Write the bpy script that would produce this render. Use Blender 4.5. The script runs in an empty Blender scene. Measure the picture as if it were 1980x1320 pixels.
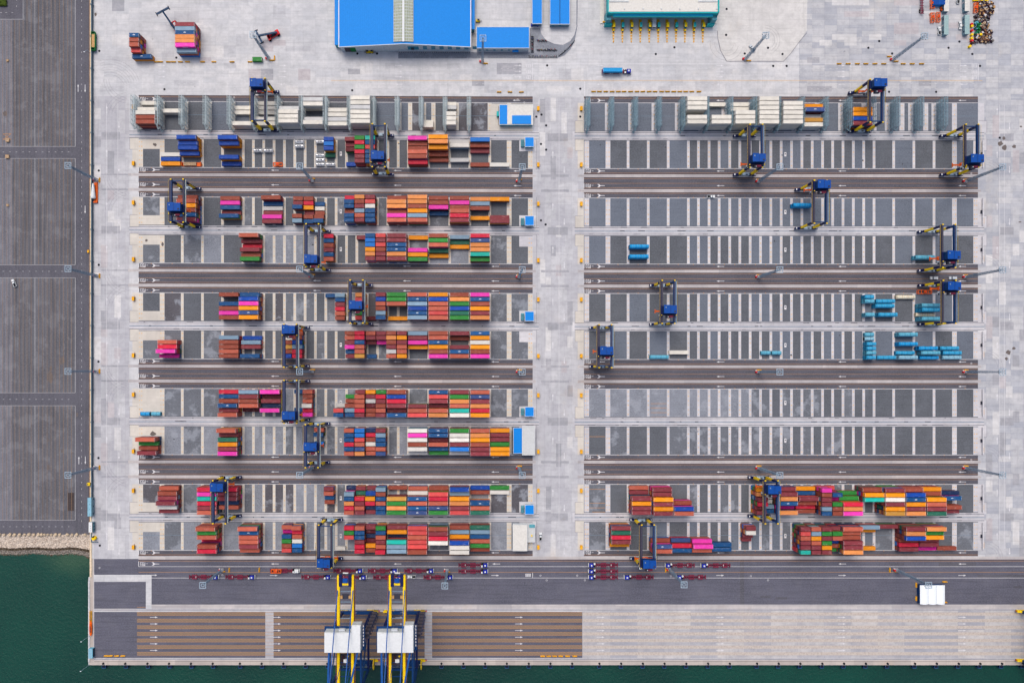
import bpy, math, random
import numpy as np
from mathutils import Vector
random.seed(7)
R = math.radians
# ------------------------------------------------------------------ camera, world, sun
scene = bpy.context.scene
H = 470.0                      # flying height of the camera
S = 3.04                       # photo pixels per metre on the ground
NX, NY = 922.0, 715.0          # photo pixel straight under the camera
cam_d = bpy.data.cameras.new('camera'); cam = bpy.data.objects.new('camera', cam_d)
scene.collection.objects.link(cam); scene.camera = cam
cam.location = (0, 0, H); cam.rotation_euler = (0, 0, 0)
cam_d.sensor_width = 36; cam_d.sensor_fit = 'HORIZONTAL'; cam_d.lens = 36*S*H/1980
cam_d.shift_x = (990-NX)/1980; cam_d.shift_y = (NY-660)/1980
cam_d.clip_start = 1; cam_d.clip_end = 6000
w = bpy.data.worlds.new('World'); scene.world = w; w.use_nodes = True
nt = w.node_tree; bg = nt.nodes['Background']
sky = nt.nodes.new('ShaderNodeTexSky'); sky.sky_type = 'NISHITA'; sky.sun_disc = False
sky.sun_elevation = R(62); sky.sun_rotation = R(-15); sky.dust_density = 6; sky.air_density = 1.0; sky.ozone_density = 0.6
nt.links.new(sky.outputs[0], bg.inputs[0]); bg.inputs[1].default_value = 0.13
sd = bpy.data.lights.new('sun', 'SUN'); sun = bpy.data.objects.new('sun', sd); scene.collection.objects.link(sun)
sd.energy = 0.9; sd.angle = R(34); sd.color = (1, 0.965, 0.91)
el, az = R(62), R(-15)
dv = Vector((math.sin(az)*math.cos(el), math.cos(az)*math.cos(el), math.sin(el)))
sun.rotation_euler = dv.to_track_quat('Z', 'Y').to_euler()
scene.view_settings.view_transform = 'Standard'; scene.view_settings.look = 'None'
scene.view_settings.exposure = 0.40; scene.view_settings.gamma = 1
scene.cycles.max_bounces = 5; scene.cycles.diffuse_bounces = 2

# ------------------------------------------------------------------ helpers
def warp(x, y):
    if y < 182 or y > 1068 or x < 262: return y
    return y + 3.0*max(0, 1-(y-190)/870)*min(1, (x-268)/762)
def G(x, y, z=0):              # ground pixel -> world
    return ((x-NX)/S, -(warp(x, y)-NY)/S, z)
def T(x, y, h):                # pixel of something seen at height h -> world x, y
    k = (H-h)/H
    return ((x-NX)*k/S, -(y-NY)*k/S)
def s2l(c):
    c = c/255
    return c/12.92 if c <= .04045 else ((c+.055)/1.055)**2.4
CAL = 1.22
def col(r, g, b): return (min(.9, s2l(r)/CAL), min(.9, s2l(g)/CAL), min(.9, s2l(b)/CAL), 1)
MATS = {}
def newmat(name):
    m = bpy.data.materials.new(name); m.use_nodes = True; MATS[name] = m
    t = m.node_tree; p = t.nodes['Principled BSDF']; p.inputs['Specular IOR Level'].default_value = .12; return m, t, p
def N(t, typ, **kw):
    n = t.nodes.new(typ)
    for k, v in kw.items():
        if isinstance(k, str) and k.startswith('i_'): n.inputs[k[2:].replace('_', ' ')].default_value = v
        else: setattr(n, k, v)
    return n
def mixc(t, fac, a, b, blend='MIX'):
    n = t.nodes.new('ShaderNodeMix'); n.data_type = 'RGBA'; n.blend_type = blend
    for i, v in ((0, fac), (6, a), (7, b)):
        if hasattr(v, 'is_linked') or hasattr(v, 'links'): t.links.new(v, n.inputs[i])
        else: n.inputs[i].default_value = v
    return n.outputs[2]
def ramp(t, src, lo, hi, a=0.0, b=1.0):
    n = N(t, 'ShaderNodeMapRange'); t.links.new(src, n.inputs[0])
    n.inputs[1].default_value = lo; n.inputs[2].default_value = hi; n.inputs[3].default_value = a; n.inputs[4].default_value = b
    return n.outputs[0]
def noise(t, scale, detail=4, vec=None, rough=.6):
    n = N(t, 'ShaderNodeTexNoise'); n.inputs['Scale'].default_value = scale; n.inputs['Detail'].default_value = detail
    n.inputs['Roughness'].default_value = rough
    if vec is not None: t.links.new(vec, n.inputs['Vector'])
    return n.outputs[0]
def geo(t): return N(t, 'ShaderNodeNewGeometry').outputs['Position']
def scaled(t, vec, sx, sy, sz=1):
    n = N(t, 'ShaderNodeVectorMath', operation='MULTIPLY'); t.links.new(vec, n.inputs[0]); n.inputs[1].default_value = (sx, sy, sz)
    return n.outputs[0]
def mul(c, f): return (min(1, c[0]*f), min(1, c[1]*f), min(1, c[2]*f), 1)
def paint(name, rgb, rough=.45, dirt=.35, metal=0.0, vary=.22):
    m, t, p = newmat(name); c = col(*rgb); P = geo(t)
    n1 = noise(t, .35, 5, P); n2 = noise(t, 1.3, 5, scaled(t, P, 1, 3.2, 3))
    oi = N(t, 'ShaderNodeObjectInfo').outputs['Random']
    c1 = mixc(t, ramp(t, oi, 0, 1, 0, 1), mul(c, 1-vary), mul(c, 1+vary*.6))
    c2 = mixc(t, ramp(t, n1, .35, .7, 0, .55), c1, mul(c, .66))
    grime = (.18, .12, .085, 1)
    c3 = mixc(t, ramp(t, n2, .57, .72, 0, dirt*1.3), c2, grime)
    fade = mixc(t, .35, c, (.62, .58, .54, 1))
    c3 = mixc(t, ramp(t, noise(t, .5, 4, scaled(t, P, 1, 2.5, 1)), .56, .74, 0, .5), c3, fade)
    c4 = mixc(t, ramp(t, noise(t, 2.2, 3, P), .62, .75, 0, .22), c3, mul(c, 1.5))
    t.links.new(c4, p.inputs['Base Color']); p.inputs['Roughness'].default_value = rough; p.inputs['Metallic'].default_value = metal
    return m
def plain(name, rgb, rough=.6, metal=0, var=.25):
    m, t, p = newmat(name); c = col(*rgb)
    t.links.new(mixc(t, ramp(t, noise(t, .9, 5, geo(t)), .3, .7), mul(c, 1-var), mul(c, 1+var*.5)), p.inputs['Base Color'])
    p.inputs['Roughness'].default_value = rough; p.inputs['Metallic'].default_value = metal
    return m
def asphalt(name, rgb, patch=.3, light=(140, 145, 155), streak=.2):
    m, t, p = newmat(name); c = col(*rgb); P = geo(t)
    base = mixc(t, ramp(t, noise(t, 1.1, 8, P, .9), .34, .66), mul(c, .45), mul(c, 1.6))
    base = mixc(t, ramp(t, noise(t, .045, 3, P), .35, .65), base, mixc(t, .5, base, mul(c, 1.35)))
    L = mixc(t, ramp(t, noise(t, .9, 6, P, .75), .3, .7), mul(col(*light), .8), mul(col(*light), 1.15))
    pn = noise(t, .11, 7, P, .62)
    base = mixc(t, ramp(t, pn, .52, .60, 0, patch), base, L)
    sv = (2.2, .05) if name.startswith('lot') else (.12, 2.5)
    base = mixc(t, ramp(t, noise(t, .3, 4, scaled(t, P, *sv)), .48, .72, 0, streak*(1.8 if name.startswith('lot') else 1)), base, mul(c, .5))
    base = mixc(t, ramp(t, noise(t, .16, 5, P, .7), .67, .74, 0, .5), base, mul(c, .45))
    t.links.new(base, p.inputs['Base Color']); p.inputs['Roughness'].default_value = .9
    return m
def concrete(name, a, b, bw, rh, mortar=.09, contrast=1.0, stain=.4, warm=(190, 170, 150), off=0.0):
    m, t, p = newmat(name); P = geo(t)
    br = N(t, 'ShaderNodeTexBrick'); t.links.new(P, br.inputs['Vector']); br.offset = off; br.squash = 1
    br.inputs['Scale'].default_value = 1; br.inputs['Brick Width'].default_value = bw; br.inputs['Row Height'].default_value = rh
    br.inputs['Mortar Size'].default_value = mortar; br.inputs['Mortar Smooth'].default_value = .3
    br.inputs['Color1'].default_value = col(*a); br.inputs['Color2'].default_value = col(*b)
    br.inputs['Mortar'].default_value = mul(col(*b), .72)
    big = mixc(t, ramp(t, noise(t, .012, 3, P), .35, .68), col(*a), col(*b))
    c = mixc(t, contrast, big, br.outputs[0])
    c = mixc(t, ramp(t, noise(t, .05, 5, P, .65), .42, .72, 0, .6), c, mul(col(*b), .74))
    c = mixc(t, ramp(t, noise(t, 1.0, 5, scaled(t, P, .03, .55), .7), .52, .74, 0, stain*.6), c, mul(col(*b), .62))
    c = mixc(t, ramp(t, noise(t, 1.0, 5, scaled(t, P, .45, .025), .7), .56, .76, 0, stain*.5), c, mul(col(*b), .62))
    c = mixc(t, ramp(t, noise(t, .5, 6, scaled(t, P, .08, .3), .75), .60, .8, 0, stain*.5), c, mul(col(*a), 1.25))
    c = mixc(t, ramp(t, noise(t, .25, 7, P, .75), .45, .75, 0, stain*.7), c, mul(col(*b), .62))
    c = mixc(t, ramp(t, noise(t, 1.8, 8, P, .8), .35, .8, 0, .4), c, mul(col(*a), .72))
    c = mixc(t, ramp(t, noise(t, .022, 6, P, .7), .58, .72, 0, .35), c, col(*warm))
    c = mixc(t, ramp(t, noise(t, .13, 5, P, .7), .68, .75, 0, stain), c, mul(col(*b), .38))
    t.links.new(c, p.inputs['Base Color']); p.inputs['Roughness'].default_value = .9
    return m

concrete('apron', (219, 219, 221), (194, 197, 204), 7.9, 3.65, .06, .6, .9, (216, 208, 198))
concrete('apron_road', (208, 209, 213), (180, 181, 190), 4.3, 15, .06, .7, .9, (205, 198, 190), )
concrete('apron_east', (209, 209, 211), (170, 175, 187), 7.9, 3.65, .07, .9, .85, (206, 196, 180))
concrete('pad', (222, 217, 208), (204, 199, 192), 6, 6, .04, .6, .5, (214, 196, 170))
concrete('strip', (220, 219, 223), (196, 196, 204), 30, 30, .0, .5, .8, (200, 186, 170))
concrete('rail_strip', (210, 204, 203), (172, 170, 174), 22, 30, .05, .8, .6, (190, 170, 150))
concrete('quay_concrete', (206, 203, 202), (162, 166, 178), 17, 15, .06, .95, .9, (202, 188, 174))
concrete('quay_edge', (204, 194, 186), (178, 170, 166), 12, 12, .06, .8, .5, (190, 160, 130))
asphalt('bay_dark', (91, 95, 102), .2, (118, 122, 132)); asphalt('bay_blue', (101, 108, 120), .2, (118, 126, 138)); asphalt('bay_mid', (102, 106, 114), .8, (146, 152, 162))
asphalt('bay_light', (126, 131, 141), .8, (152, 157, 167)); asphalt('bay_wet', (88, 87, 93), .85, (146, 151, 161))
asphalt('lane', (88, 88, 97), .12, (114, 113, 120), .5); asphalt('lane_brown', (84, 74, 78), .1, (110, 96, 95), .5)
asphalt('quay_asphalt', (92, 93, 106), .25, (112, 112, 122), .45); asphalt('lot', (98, 99, 106), .6, (126, 127, 134), .42)
asphalt('lot_road', (90, 90, 99), .25, (116, 116, 126)); asphalt('patch', (70, 62, 62), .2, (90, 85, 85))
asphalt('lot_pale', (112, 113, 122), .5, (140, 142, 150), .3)
def linemat(name, rgb, wear=.45):
    m, t, p = newmat(name); c = col(*rgb)
    t.links.new(mixc(t, ramp(t, noise(t, .8, 6, geo(t), .8), .42, .66, 0, wear), c, mul(c, .5)), p.inputs['Base Color']); p.inputs['Roughness'].default_value = .8
linemat('white_line', (226, 226, 230)); linemat('orange_line', (196, 146, 98), .6); linemat('lot_line', (150, 122, 98), 1.0)
linemat('lot_white', (184, 184, 188), .7); linemat('dot', (232, 190, 130), .6); linemat('dark_line', (74, 78, 90), .5); linemat('blue_groove', (120, 140, 158), .6)
linemat('peach', (198, 188, 180), .65); linemat('tyre_mark', (150, 148, 156), .7); linemat('faint_white', (222, 222, 227), .4)
linemat('seam', (80, 82, 90), 1.0); linemat('oil', (112, 104, 102), .5); linemat('kerb_dark', (130, 130, 140), .6)
# hatched lane dividers painted on the quay
m, t, p = newmat('hatch'); P = geo(t); sx = N(t, 'ShaderNodeSeparateXYZ'); t.links.new(P, sx.inputs[0])
ad = N(t, 'ShaderNodeMath', operation='ADD'); t.links.new(sx.outputs[0], ad.inputs[0]); t.links.new(sx.outputs[1], ad.inputs[1])
fr = N(t, 'ShaderNodeMath', operation='PINGPONG'); t.links.new(ad.outputs[0], fr.inputs[0]); fr.inputs[1].default_value = .45
t.links.new(mixc(t, ramp(t, fr.outputs[0], .25, .34), col(92, 88, 94), col(190, 154, 110)), p.inputs['Base Color']); p.inputs['Roughness'].default_value = .85
m, t, p = newmat('water'); P = geo(t)
wc = mixc(t, ramp(t, noise(t, .007, 3, P), .3, .7), col(6, 44, 42), col(12, 82, 66))
wc = mixc(t, ramp(t, noise(t, .9, 6, P, .7), .35, .7, 0, .5), wc, col(4, 38, 38))
dn = N(t, 'ShaderNodeVectorMath', operation='DISTANCE'); t.links.new(scaled(t, P, .6, 1, 0), dn.inputs[0]); dn.inputs[1].default_value = (-154.5, -120, 0)
nz = N(t, 'ShaderNodeMath', operation='MULTIPLY_ADD'); t.links.new(noise(t, .12, 6, P), nz.inputs[0]); nz.inputs[1].default_value = 10; t.links.new(dn.outputs[1], nz.inputs[2])
wc = mixc(t, ramp(t, nz.outputs[0], 9, 19, .75, 0), wc, col(52, 84, 64))
t.links.new(wc, p.inputs['Base Color']); p.inputs['Roughness'].default_value = .35; p.inputs['Specular IOR Level'].default_value = .25
bm_ = N(t, 'ShaderNodeBump'); bm_.inputs['Strength'].default_value = .9; bm_.inputs['Distance'].default_value = .5
t.links.new(noise(t, .55, 5, P, .7), bm_.inputs['Height']); t.links.new(bm_.outputs[0], p.inputs['Normal'])
m, t, p = newmat('shallow'); P = geo(t)
t.links.new(mixc(t, ramp(t, noise(t, .08, 6, P), .35, .65), col(60, 84, 60), col(22, 82, 70)), p.inputs['Base Color']); p.inputs['Roughness'].default_value = .5
m, t, p = newmat('rubble'); P = geo(t); vo = N(t, 'ShaderNodeTexVoronoi'); vo.inputs['Scale'].default_value = 1.5; t.links.new(P, vo.inputs['Vector'])
sc_ = N(t, 'ShaderNodeSeparateColor'); t.links.new(vo.outputs['Color'], sc_.inputs[0])
rc = mixc(t, sc_.outputs[0], col(176, 160, 146), col(232, 218, 202)); rc = mixc(t, ramp(t, vo.outputs['Distance'], .5, .9, 0, .6), rc, col(110, 98, 90))
t.links.new(rc, p.inputs['Base Color']); p.inputs['Roughness'].default_value = .95
m, t, p = newmat('wet_rubble'); P = geo(t); vo = N(t, 'ShaderNodeTexVoronoi'); vo.inputs['Scale'].default_value = 1.1; t.links.new(P, vo.inputs['Vector'])
t.links.new(mixc(t, ramp(t, vo.outputs['Distance'], .1, .7), col(110, 98, 84), col(62, 52, 42)), p.inputs['Base Color']); p.inputs['Roughness'].default_value = .8
m, t, p = newmat('pale_rubble'); P = geo(t); vo = N(t, 'ShaderNodeTexVoronoi'); vo.inputs['Scale'].default_value = 1.4; t.links.new(P, vo.inputs['Vector'])
t.links.new(mixc(t, ramp(t, vo.outputs['Distance'], .1, .7), col(165, 156, 148), col(100, 94, 88)), p.inputs['Base Color']); p.inputs['Roughness'].default_value = .8
# container paints
PAL = {'r': ((160, 80, 64), 'brick brown'), 'R': ((198, 102, 82), 'salmon'), 'm': ((142, 62, 72), 'maroon'), 'M': ((104, 34, 46), 'dark maroon'),
 'c': ((218, 42, 72), 'crimson'), 'C': ((222, 84, 84), 'coral red'), 'o': ((248, 156, 26), 'orange'), 'O': ((234, 150, 86), 'pale orange'),
 'y': ((212, 156, 72), 'ochre'), 'b': ((26, 86, 142), 'blue'), 'B': ((20, 76, 172), 'royal blue'), 'k': ((34, 124, 214), 'azure'),
 'n': ((30, 54, 98), 'navy'), 's': ((134, 164, 188), 'grey blue'), 'p': ((244, 66, 184), 'pink'), 'P': ((196, 24, 138), 'magenta'),
 'g': ((50, 142, 62), 'green'), 'G': ((42, 112, 92), 'bottle green'), 't': ((34, 188, 172), 'turquoise'), 'w': ((236, 233, 226), 'white'),
 'l': ((206, 206, 206), 'pale grey'), 'i': ((62, 86, 142), 'slate blue')}
for k, (rgb, nm) in PAL.items(): paint('paint_'+k, rgb, .5, .2 if k in 'wl' else .35)
paint('reefer', (228, 225, 216), .5, .14, vary=.1); paint('reefer_grey', (206, 208, 210), .5, .14, vary=.08)
plain('casting', (205, 205, 210), .5); plain('seal', (70, 50, 50)); plain('logo', (226, 232, 240), .5, 0, .1)
plain('crane_blue', (18, 60, 112), .45, 0, .3); plain('crane_navy', (22, 34, 84), .5, 0, .3); plain('crane_yellow', (255, 216, 26), .45, 0, .15)
plain('house_blue', (14, 74, 156), .5, 0, .15); plain('sts_blue', (22, 82, 156), .45, 0, .3); plain('girder_grey', (58, 62, 86), .6, 0, .3); plain('dark_steel', (60, 62, 76), .6); plain('brown_steel', (84, 78, 88), .6)
plain('black', (30, 30, 36), .7); plain('tyre', (28, 28, 30), .9); plain('grey_box', (140, 160, 178), .5); plain('spreader_orange', (236, 104, 34), .5)
plain('white_paint', (222, 227, 230), .5, 0, .08); plain('glass', (40, 60, 80), .15, 0, .2); plain('mast_steel', (122, 144, 166), .5, 0, .2)
plain('mast_head', (168, 190, 208), .45, 0, .15); plain('lamp_glass', (225, 232, 240), .3); plain('rack_steel', (122, 150, 164), .5, 0, .3)
plain('rack_pale', (168, 184, 190), .5, 0, .25); plain('barrier', (236, 172, 40), .7, 0, .35); plain('red', (216, 40, 50), .5)
plain('roof_blue', (14, 134, 224), .5, 0, .07); plain('roof_teal', (44, 182, 186), .5, 0, .1); plain('roof_canopy', (30, 168, 218), .5, 0, .1)
plain('wall_pale', (198, 208, 214), .7); plain('wall_teal', (90, 160, 175), .6); plain('window', (40, 130, 160), .3); plain('skylight', (160, 168, 150), .4)
plain('flat_roof', (218, 217, 212), .8, 0, .12); plain('grey_roof', (200, 204, 206), .8, 0, .1); plain('fender', (26, 30, 48), .8)
plain('fender_blue', (40, 84, 130), .6); plain('tarp_blue', (48, 158, 206), .5, 0, .22); plain('tarp_teal', (92, 172, 200), .5, 0, .2)
plain('tarp_pale', (136, 184, 206), .5, 0, .2); plain('office_roof', (158, 186, 188), .6, 0, .15); plain('scrap_grey', (120, 114, 112), .8, 0, .3); plain('tarp_cream', (226, 216, 192), .6, 0, .12); plain('tarp_deep', (24, 150, 214), .5, 0, .15)
plain('tank', (196, 200, 208), .25, .6, .2); plain('trailer', (122, 46, 70), .6, 0, .3); plain('trailer_dark', (54, 28, 44), .7); plain('cab_blue', (34, 48, 168), .4)
plain('wood', (196, 156, 106), .8, 0, .3); plain('scrap_brown', (120, 84, 64), .8, 0, .4); plain('scrap_tan', (188, 164, 138), .8, 0, .3); plain('scrap_dark', (56, 40, 46), .8)
plain('green_paint', (20, 120, 62), .5); plain('hedge', (74, 92, 34), .9, 0, .5); plain('silver', (196, 204, 212), .35, 0, .1); plain('stone', (205, 186, 160), .9, 0, .3)
plain('wall_grey', (96, 116, 130), .8); plain('cream_kerb', (224, 206, 178), .8); plain('rust_soil', (100, 66, 60), .9); plain('marquee_white', (240, 248, 254), .6, 0, .04)
plain('shed_wall', (120, 150, 165), .7); plain('reach_blue', (44, 70, 100), .5)

class MB:
    def __init__(s): s.v = []; s.f = []; s.m = []
    def add(s, vs, fs, mat):
        o = len(s.v); s.v += vs; s.f += [tuple(i+o for i in f) for f in fs]; s.m += [mat]*len(fs)
    def box(s, x0, x1, y0, y1, z0, z1, mat):
        s.add([(x0, y0, z0), (x1, y0, z0), (x1, y1, z0), (x0, y1, z0), (x0, y0, z1), (x1, y0, z1), (x1, y1, z1), (x0, y1, z1)],
              [(0, 3, 2, 1), (4, 5, 6, 7), (0, 1, 5, 4), (1, 2, 6, 5), (2, 3, 7, 6), (3, 0, 4, 7)], mat)
    def cbox(s, cx, cy, cz, lx, ly, lz, mat): s.box(cx-lx/2, cx+lx/2, cy-ly/2, cy+ly/2, cz-lz/2, cz+lz/2, mat)
    def poly(s, pts, mat): s.add(list(pts), [tuple(range(len(pts)))], mat)
    def prism(s, pts, z0, z1, mat, side=None):
        n = len(pts); vs = [(p[0], p[1], z0) for p in pts]+[(p[0], p[1], z1) for p in pts]
        s.add(vs, [tuple(range(n, 2*n))], mat); s.add(vs, [(i, (i+1) % n, n+(i+1) % n, n+i) for i in range(n)], side or mat)
    def profile(s, pts, x0, x1, mat):            # yz outline swept along x
        n = len(pts); vs = [(x0, a, b) for a, b in pts]+[(x1, a, b) for a, b in pts]
        s.add(vs, [tuple(reversed(range(n))), tuple(range(n, 2*n))]+[(i, (i+1) % n, n+(i+1) % n, n+i) for i in range(n)], mat)
    def bar(s, a, b, wd, ht, mat, n=4):
        a = Vector(a); b = Vector(b); d = (b-a).normalized()
        u = d.cross(Vector((0, 0, 1)))
        if u.length < 1e-3: u = Vector((1, 0, 0))
        u.normalize(); q = u.cross(d)
        if n == 4: ring = [(-wd/2, -ht/2), (wd/2, -ht/2), (wd/2, ht/2), (-wd/2, ht/2)]
        else: ring = [(wd/2*math.cos(2*math.pi*i/n), ht/2*math.sin(2*math.pi*i/n)) for i in range(n)]
        vs = [tuple(a+u*i+q*j) for i, j in ring]+[tuple(b+u*i+q*j) for i, j in ring]
        s.add(vs, [tuple(reversed(range(n))), tuple(range(n, 2*n))]+[(i, (i+1) % n, n+(i+1) % n, n+i) for i in range(n)], mat)
    def cyl(s, c, r, h, mat, n=14, axis='z'):
        d = {'z': (0, 0, h), 'x': (h, 0, 0), 'y': (0, h, 0)}[axis]
        s.bar(c, (c[0]+d[0], c[1]+d[1], c[2]+d[2]), 2*r, 2*r, mat, n)
    def build(s, name, parent=None, loc=None, rz=0):
        me = bpy.data.meshes.new(name); me.from_pydata(s.v, [], s.f)
        names = list(dict.fromkeys(s.m)); ix = {n: i for i, n in enumerate(names)}
        for n in names: me.materials.append(MATS[n])
        me.polygons.foreach_set('material_index', [ix[n] for n in s.m]); me.update()
        o = bpy.data.objects.new(name, me); scene.collection.objects.link(o)
        if parent: o.parent = parent
        if loc: o.location = loc
        o.rotation_euler.z = rz
        return o
def tag(o, label=None, cat=None, group=None, kind=None):
    if label: o['label'] = label
    if cat: o['category'] = cat
    if group: o['group'] = group
    if kind: o['kind'] = kind
    return o
def empty(name, loc, rz=0):
    o = bpy.data.objects.new(name, None); scene.collection.objects.link(o); o.location = loc; o.rotation_euler.z = rz; o.empty_display_size = 1
    return o
def copy_tree(o, parent=None):
    c = o.copy(); scene.collection.objects.link(c); c.parent = parent
    for ch in list(KIDS.get(o.name, [])): copy_tree2(ch, c)
    return c
def copy_tree2(o, parent):
    c = o.copy(); scene.collection.objects.link(c); c.parent = parent
    for ch in list(KIDS.get(o.name, [])): copy_tree2(ch, c)
KIDS = {}
def index_kids(root):
    bpy.context.view_layer.update()
    for o in bpy.data.objects:
        if o.parent:
            KIDS.setdefault(o.parent.name, [])
            if o not in KIDS[o.parent.name]: KIDS[o.parent.name].append(o)
ORD = 'first second third fourth fifth sixth seventh eighth ninth tenth eleventh twelfth thirteenth fourteenth fifteenth sixteenth seventeenth eighteenth nineteenth twentieth'.split()
TENS = {20: 'twenty', 30: 'thirty', 40: 'forty', 50: 'fifty'}
def nth(i):                    # 0-based
    if i < 20: return ORD[i]
    n = i+1; d = n//10*10
    return {30: 'thirtieth', 40: 'fortieth', 50: 'fiftieth'}[d] if n % 10 == 0 else TENS[d]+'-'+ORD[n % 10-1]

# ------------------------------------------------------------------ setting: ground, water
def gpts(pts, z=0): return [G(x, y, z) for x, y in pts]
def rect(mb, x0, x1, y0, y1, z, mat):
    mb.poly([G(x0, y1, z), G(x1, y1, z), G(x1, y0, z), G(x0, y0, z)], mat)
g = MB(); g.prism([G(a, b) for a, b in ((171, 1115), (171, 1285), (5200, 1285), (5200, -3500), (174, -3500), (174, 1115))], -8, 0, 'apron', 'quay_edge')
tag(g.build('ground'), kind='structure')
g = MB(); g.prism([G(a, b, 0) for a, b in ((-3500, 1033), (173.9, 1033), (173.9, -3500), (-3500, -3500))], -8, -.05, 'lot')
tag(g.build('lot_ground'), kind='structure')
g = MB(); g.poly([(-1500, -1500, -3.4), (1500, -1500, -3.4), (1500, 0, -3.4), (-1500, 0, -3.4)], 'water')
tag(g.build('water'), kind='structure')
# rock slope: a rough height field
g = MB(); rows = [(1031, -.1), (1036, -.25), (1044, -1.0), (1052, -1.7), (1060, -2.3), (1064, -2.8), (1068, -3.05), (1072, -3.2), (1076, -3.5), (1082, -4.4)]
xs = [x for x in range(-220, 178, 2)]; grid = []
for j in range(len(rows)*3-2):
    a, fr_ = divmod(j, 3); y0, z0 = rows[a]; y1, z1 = rows[min(a+1, len(rows)-1)]; f = fr_/3
    for x in xs:
        y = y0+(y1-y0)*f; z = z0+(z1-z0)*f+random.uniform(-.22, .22)*(1 if j else 0)
        bulge = max(0, (x-125)/50)**2*11*(a/len(rows))
        grid.append(G(x+random.uniform(-.5, .5), y+bulge+random.uniform(-.5, .5)+math.sin(x*.08)*1.0*(a > 3), z))
nxs = len(xs)
for j in range(len(rows)*3-3):
    mt = 'rubble' if j < 12 else 'wet_rubble' if j < 16 else 'pale_rubble' if j < 22 else 'wet_rubble'
    for i in range(nxs-1):
        q = [j*nxs+i, (j+1)*nxs+i, (j+1)*nxs+i+1, j*nxs+i+1]; g.v += []; g.f.append(tuple(q)); g.m.append(mt)
g.v = grid
tag(g.build('rock_revetment'), kind='stuff', label='sloping bank of pale loose rock along the water', cat='rocks')
for i, x in enumerate([0, 9, 20, 29, 39, 48, 57, 66, 75, 81, 87, 93, 100, 108, 116, 131, 140, 149, 165]):
    b = MB(); rr = random.uniform(.8, 1.25); n = 9; rings = []
    for k in range(5):
        th = math.pi*(k+.5)/5
        for q in range(n):
            rad = rr*random.uniform(.8, 1.1)
            rings.append((rad*math.sin(th)*math.cos(q*2*math.pi/n), rad*math.sin(th)*math.sin(q*2*math.pi/n), rad*.8*math.cos(th)))
    b.v = rings
    for k in range(4):
        for q in range(n): b.f.append((k*n+q, (k+1)*n+q, (k+1)*n+(q+1) % n, k*n+(q+1) % n)); b.m.append('stone')
    b.f += [tuple(range(n)), tuple(reversed(range(4*n, 5*n)))]; b.m += ['stone']*2
    o = b.build('boulder', loc=G(x, 1033, .45)); tag(o, 'tan boulder, %s from left in the line above the rock bank' % nth(i), 'boulder', 'boulders along the lot edge')

# areas of paving
g = MB()
rect(g, 1030.3, 1128.8, 186, 1081, .005, 'apron_road'); rect(g, 181, 250, 186, 1079, .005, 'apron_road'); rect(g, 1905, 2600, 186, 1081, .005, 'apron_east')
rect(g, 1545, 2600, -700, 185, .005, 'apron_east')
rect(g, 250, 268, 186, 1072, .009, 'apron'); rect(g, 1891, 1905, 186, 1072, .009, 'apron_east')
for n_, (a_, b_) in {'slab_dark': ((206, 207, 211), (188, 190, 197)), 'slab_light': ((226, 225, 225), (206, 207, 211)), 'slab_pink': ((204, 199, 202), (186, 182, 188)), 'slab_worn': ((186, 186, 192), (160, 163, 171)), 'slab_cream': ((222, 221, 219), (208, 207, 208))}.items():
    concrete(n_, a_, b_, 7.9, 3.65, .05, .5, 1.0)
zz = .0115; PLACED = []
def slab(a, b, c_, d, kk):
    if any(a < q[1]-.2 and b > q[0]+.2 and c_ < q[3]-.2 and d > q[2]+.2 for q in PLACED): return
    PLACED.append((a, b, c_, d)); rect(g, a+.1, b-.1, c_+.1, d-.1, zz, kk)
for i in range(300):                       # repaired and stained slabs
    reg = random.random(); kk = random.choice(['slab_dark', 'slab_light', 'slab_light', 'slab_dark', 'slab_pink', 'slab_worn'])
    if reg < .45:
        a = round(random.uniform(184, 1880)/24)*24+.5; b = round(random.uniform(0, 172)/11.1)*11.1; w_ = random.choice((24, 24, 48)); h_ = 11.1*random.choice((1, 1, 2))
        if 600 < a < 1125 and b < 115: continue
        if 1140 < a < 1560 and b < 120: continue
        slab(a, a+w_, b, min(b+h_, 180), kk)
    elif reg < .65: a = 1906+random.choice((0, 13, 26, 39, 52, 65)); b = random.uniform(186, 1050); slab(a, a+13, b, b+random.choice((22, 44)), kk)
    elif reg < .85: a = 1044+random.choice((0, 11, 20.5, 31, 41.5, 53)); b = random.uniform(186, 1040); slab(a, a+10.5, b, b+random.choice((22, 46)), kk)
    else: a = 182+random.choice((0, 13, 26, 39)); b = random.uniform(186, 1040); slab(a, a+13, b, b+random.choice((22, 44)), kk)
for yy in (263, 444.5, 629, 814, 999):
    for a, b in ((1059, 1098), (1934, 1960), (196, 232)): rect(g, a, b, yy-7.5, yy+7.5, .0138, 'slab_worn')
for k in range(4):
    for q in (14, 42.8): rect(g, 1046, 1100, 269+184.9*k+54.6+q-2.4, 269+184.9*k+54.6+q+2.4, .0138, 'slab_worn'); rect(g, 196, 262, 269+184.9*k+54.6+q-1.6, 269+184.9*k+54.6+q+1.6, .0138, 'slab_worn')
g.poly([G(a, b, .0142) for a, b in ((1388, -60), (1387, 60), (1388, 75), (1393, 98), (1405, 118.5), (1515, 118.5), (1528, 105), (1548, 78), (1560, 60), (1562, -60))], 'slab_cream')
tag(g.build('yard_pavement'), kind='structure')
g = MB()
LOTX = [5.1, 13.3, 21.5, 28.6, 37.2, 44.6, 52.2, 60.3, 74.7, 82.8, 91, 98.8, 106.4, 115, 122.7, 131, 138.5]
for y0, y1 in ((-120, 283.4), (306.6, 512), (537, 759), (784, 1005)): rect(g, -400, 24, y0, y1, -.03, 'lot_pale')
rect(g, 146, 171, -400, 1031, -.03, 'lot_road')
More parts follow.
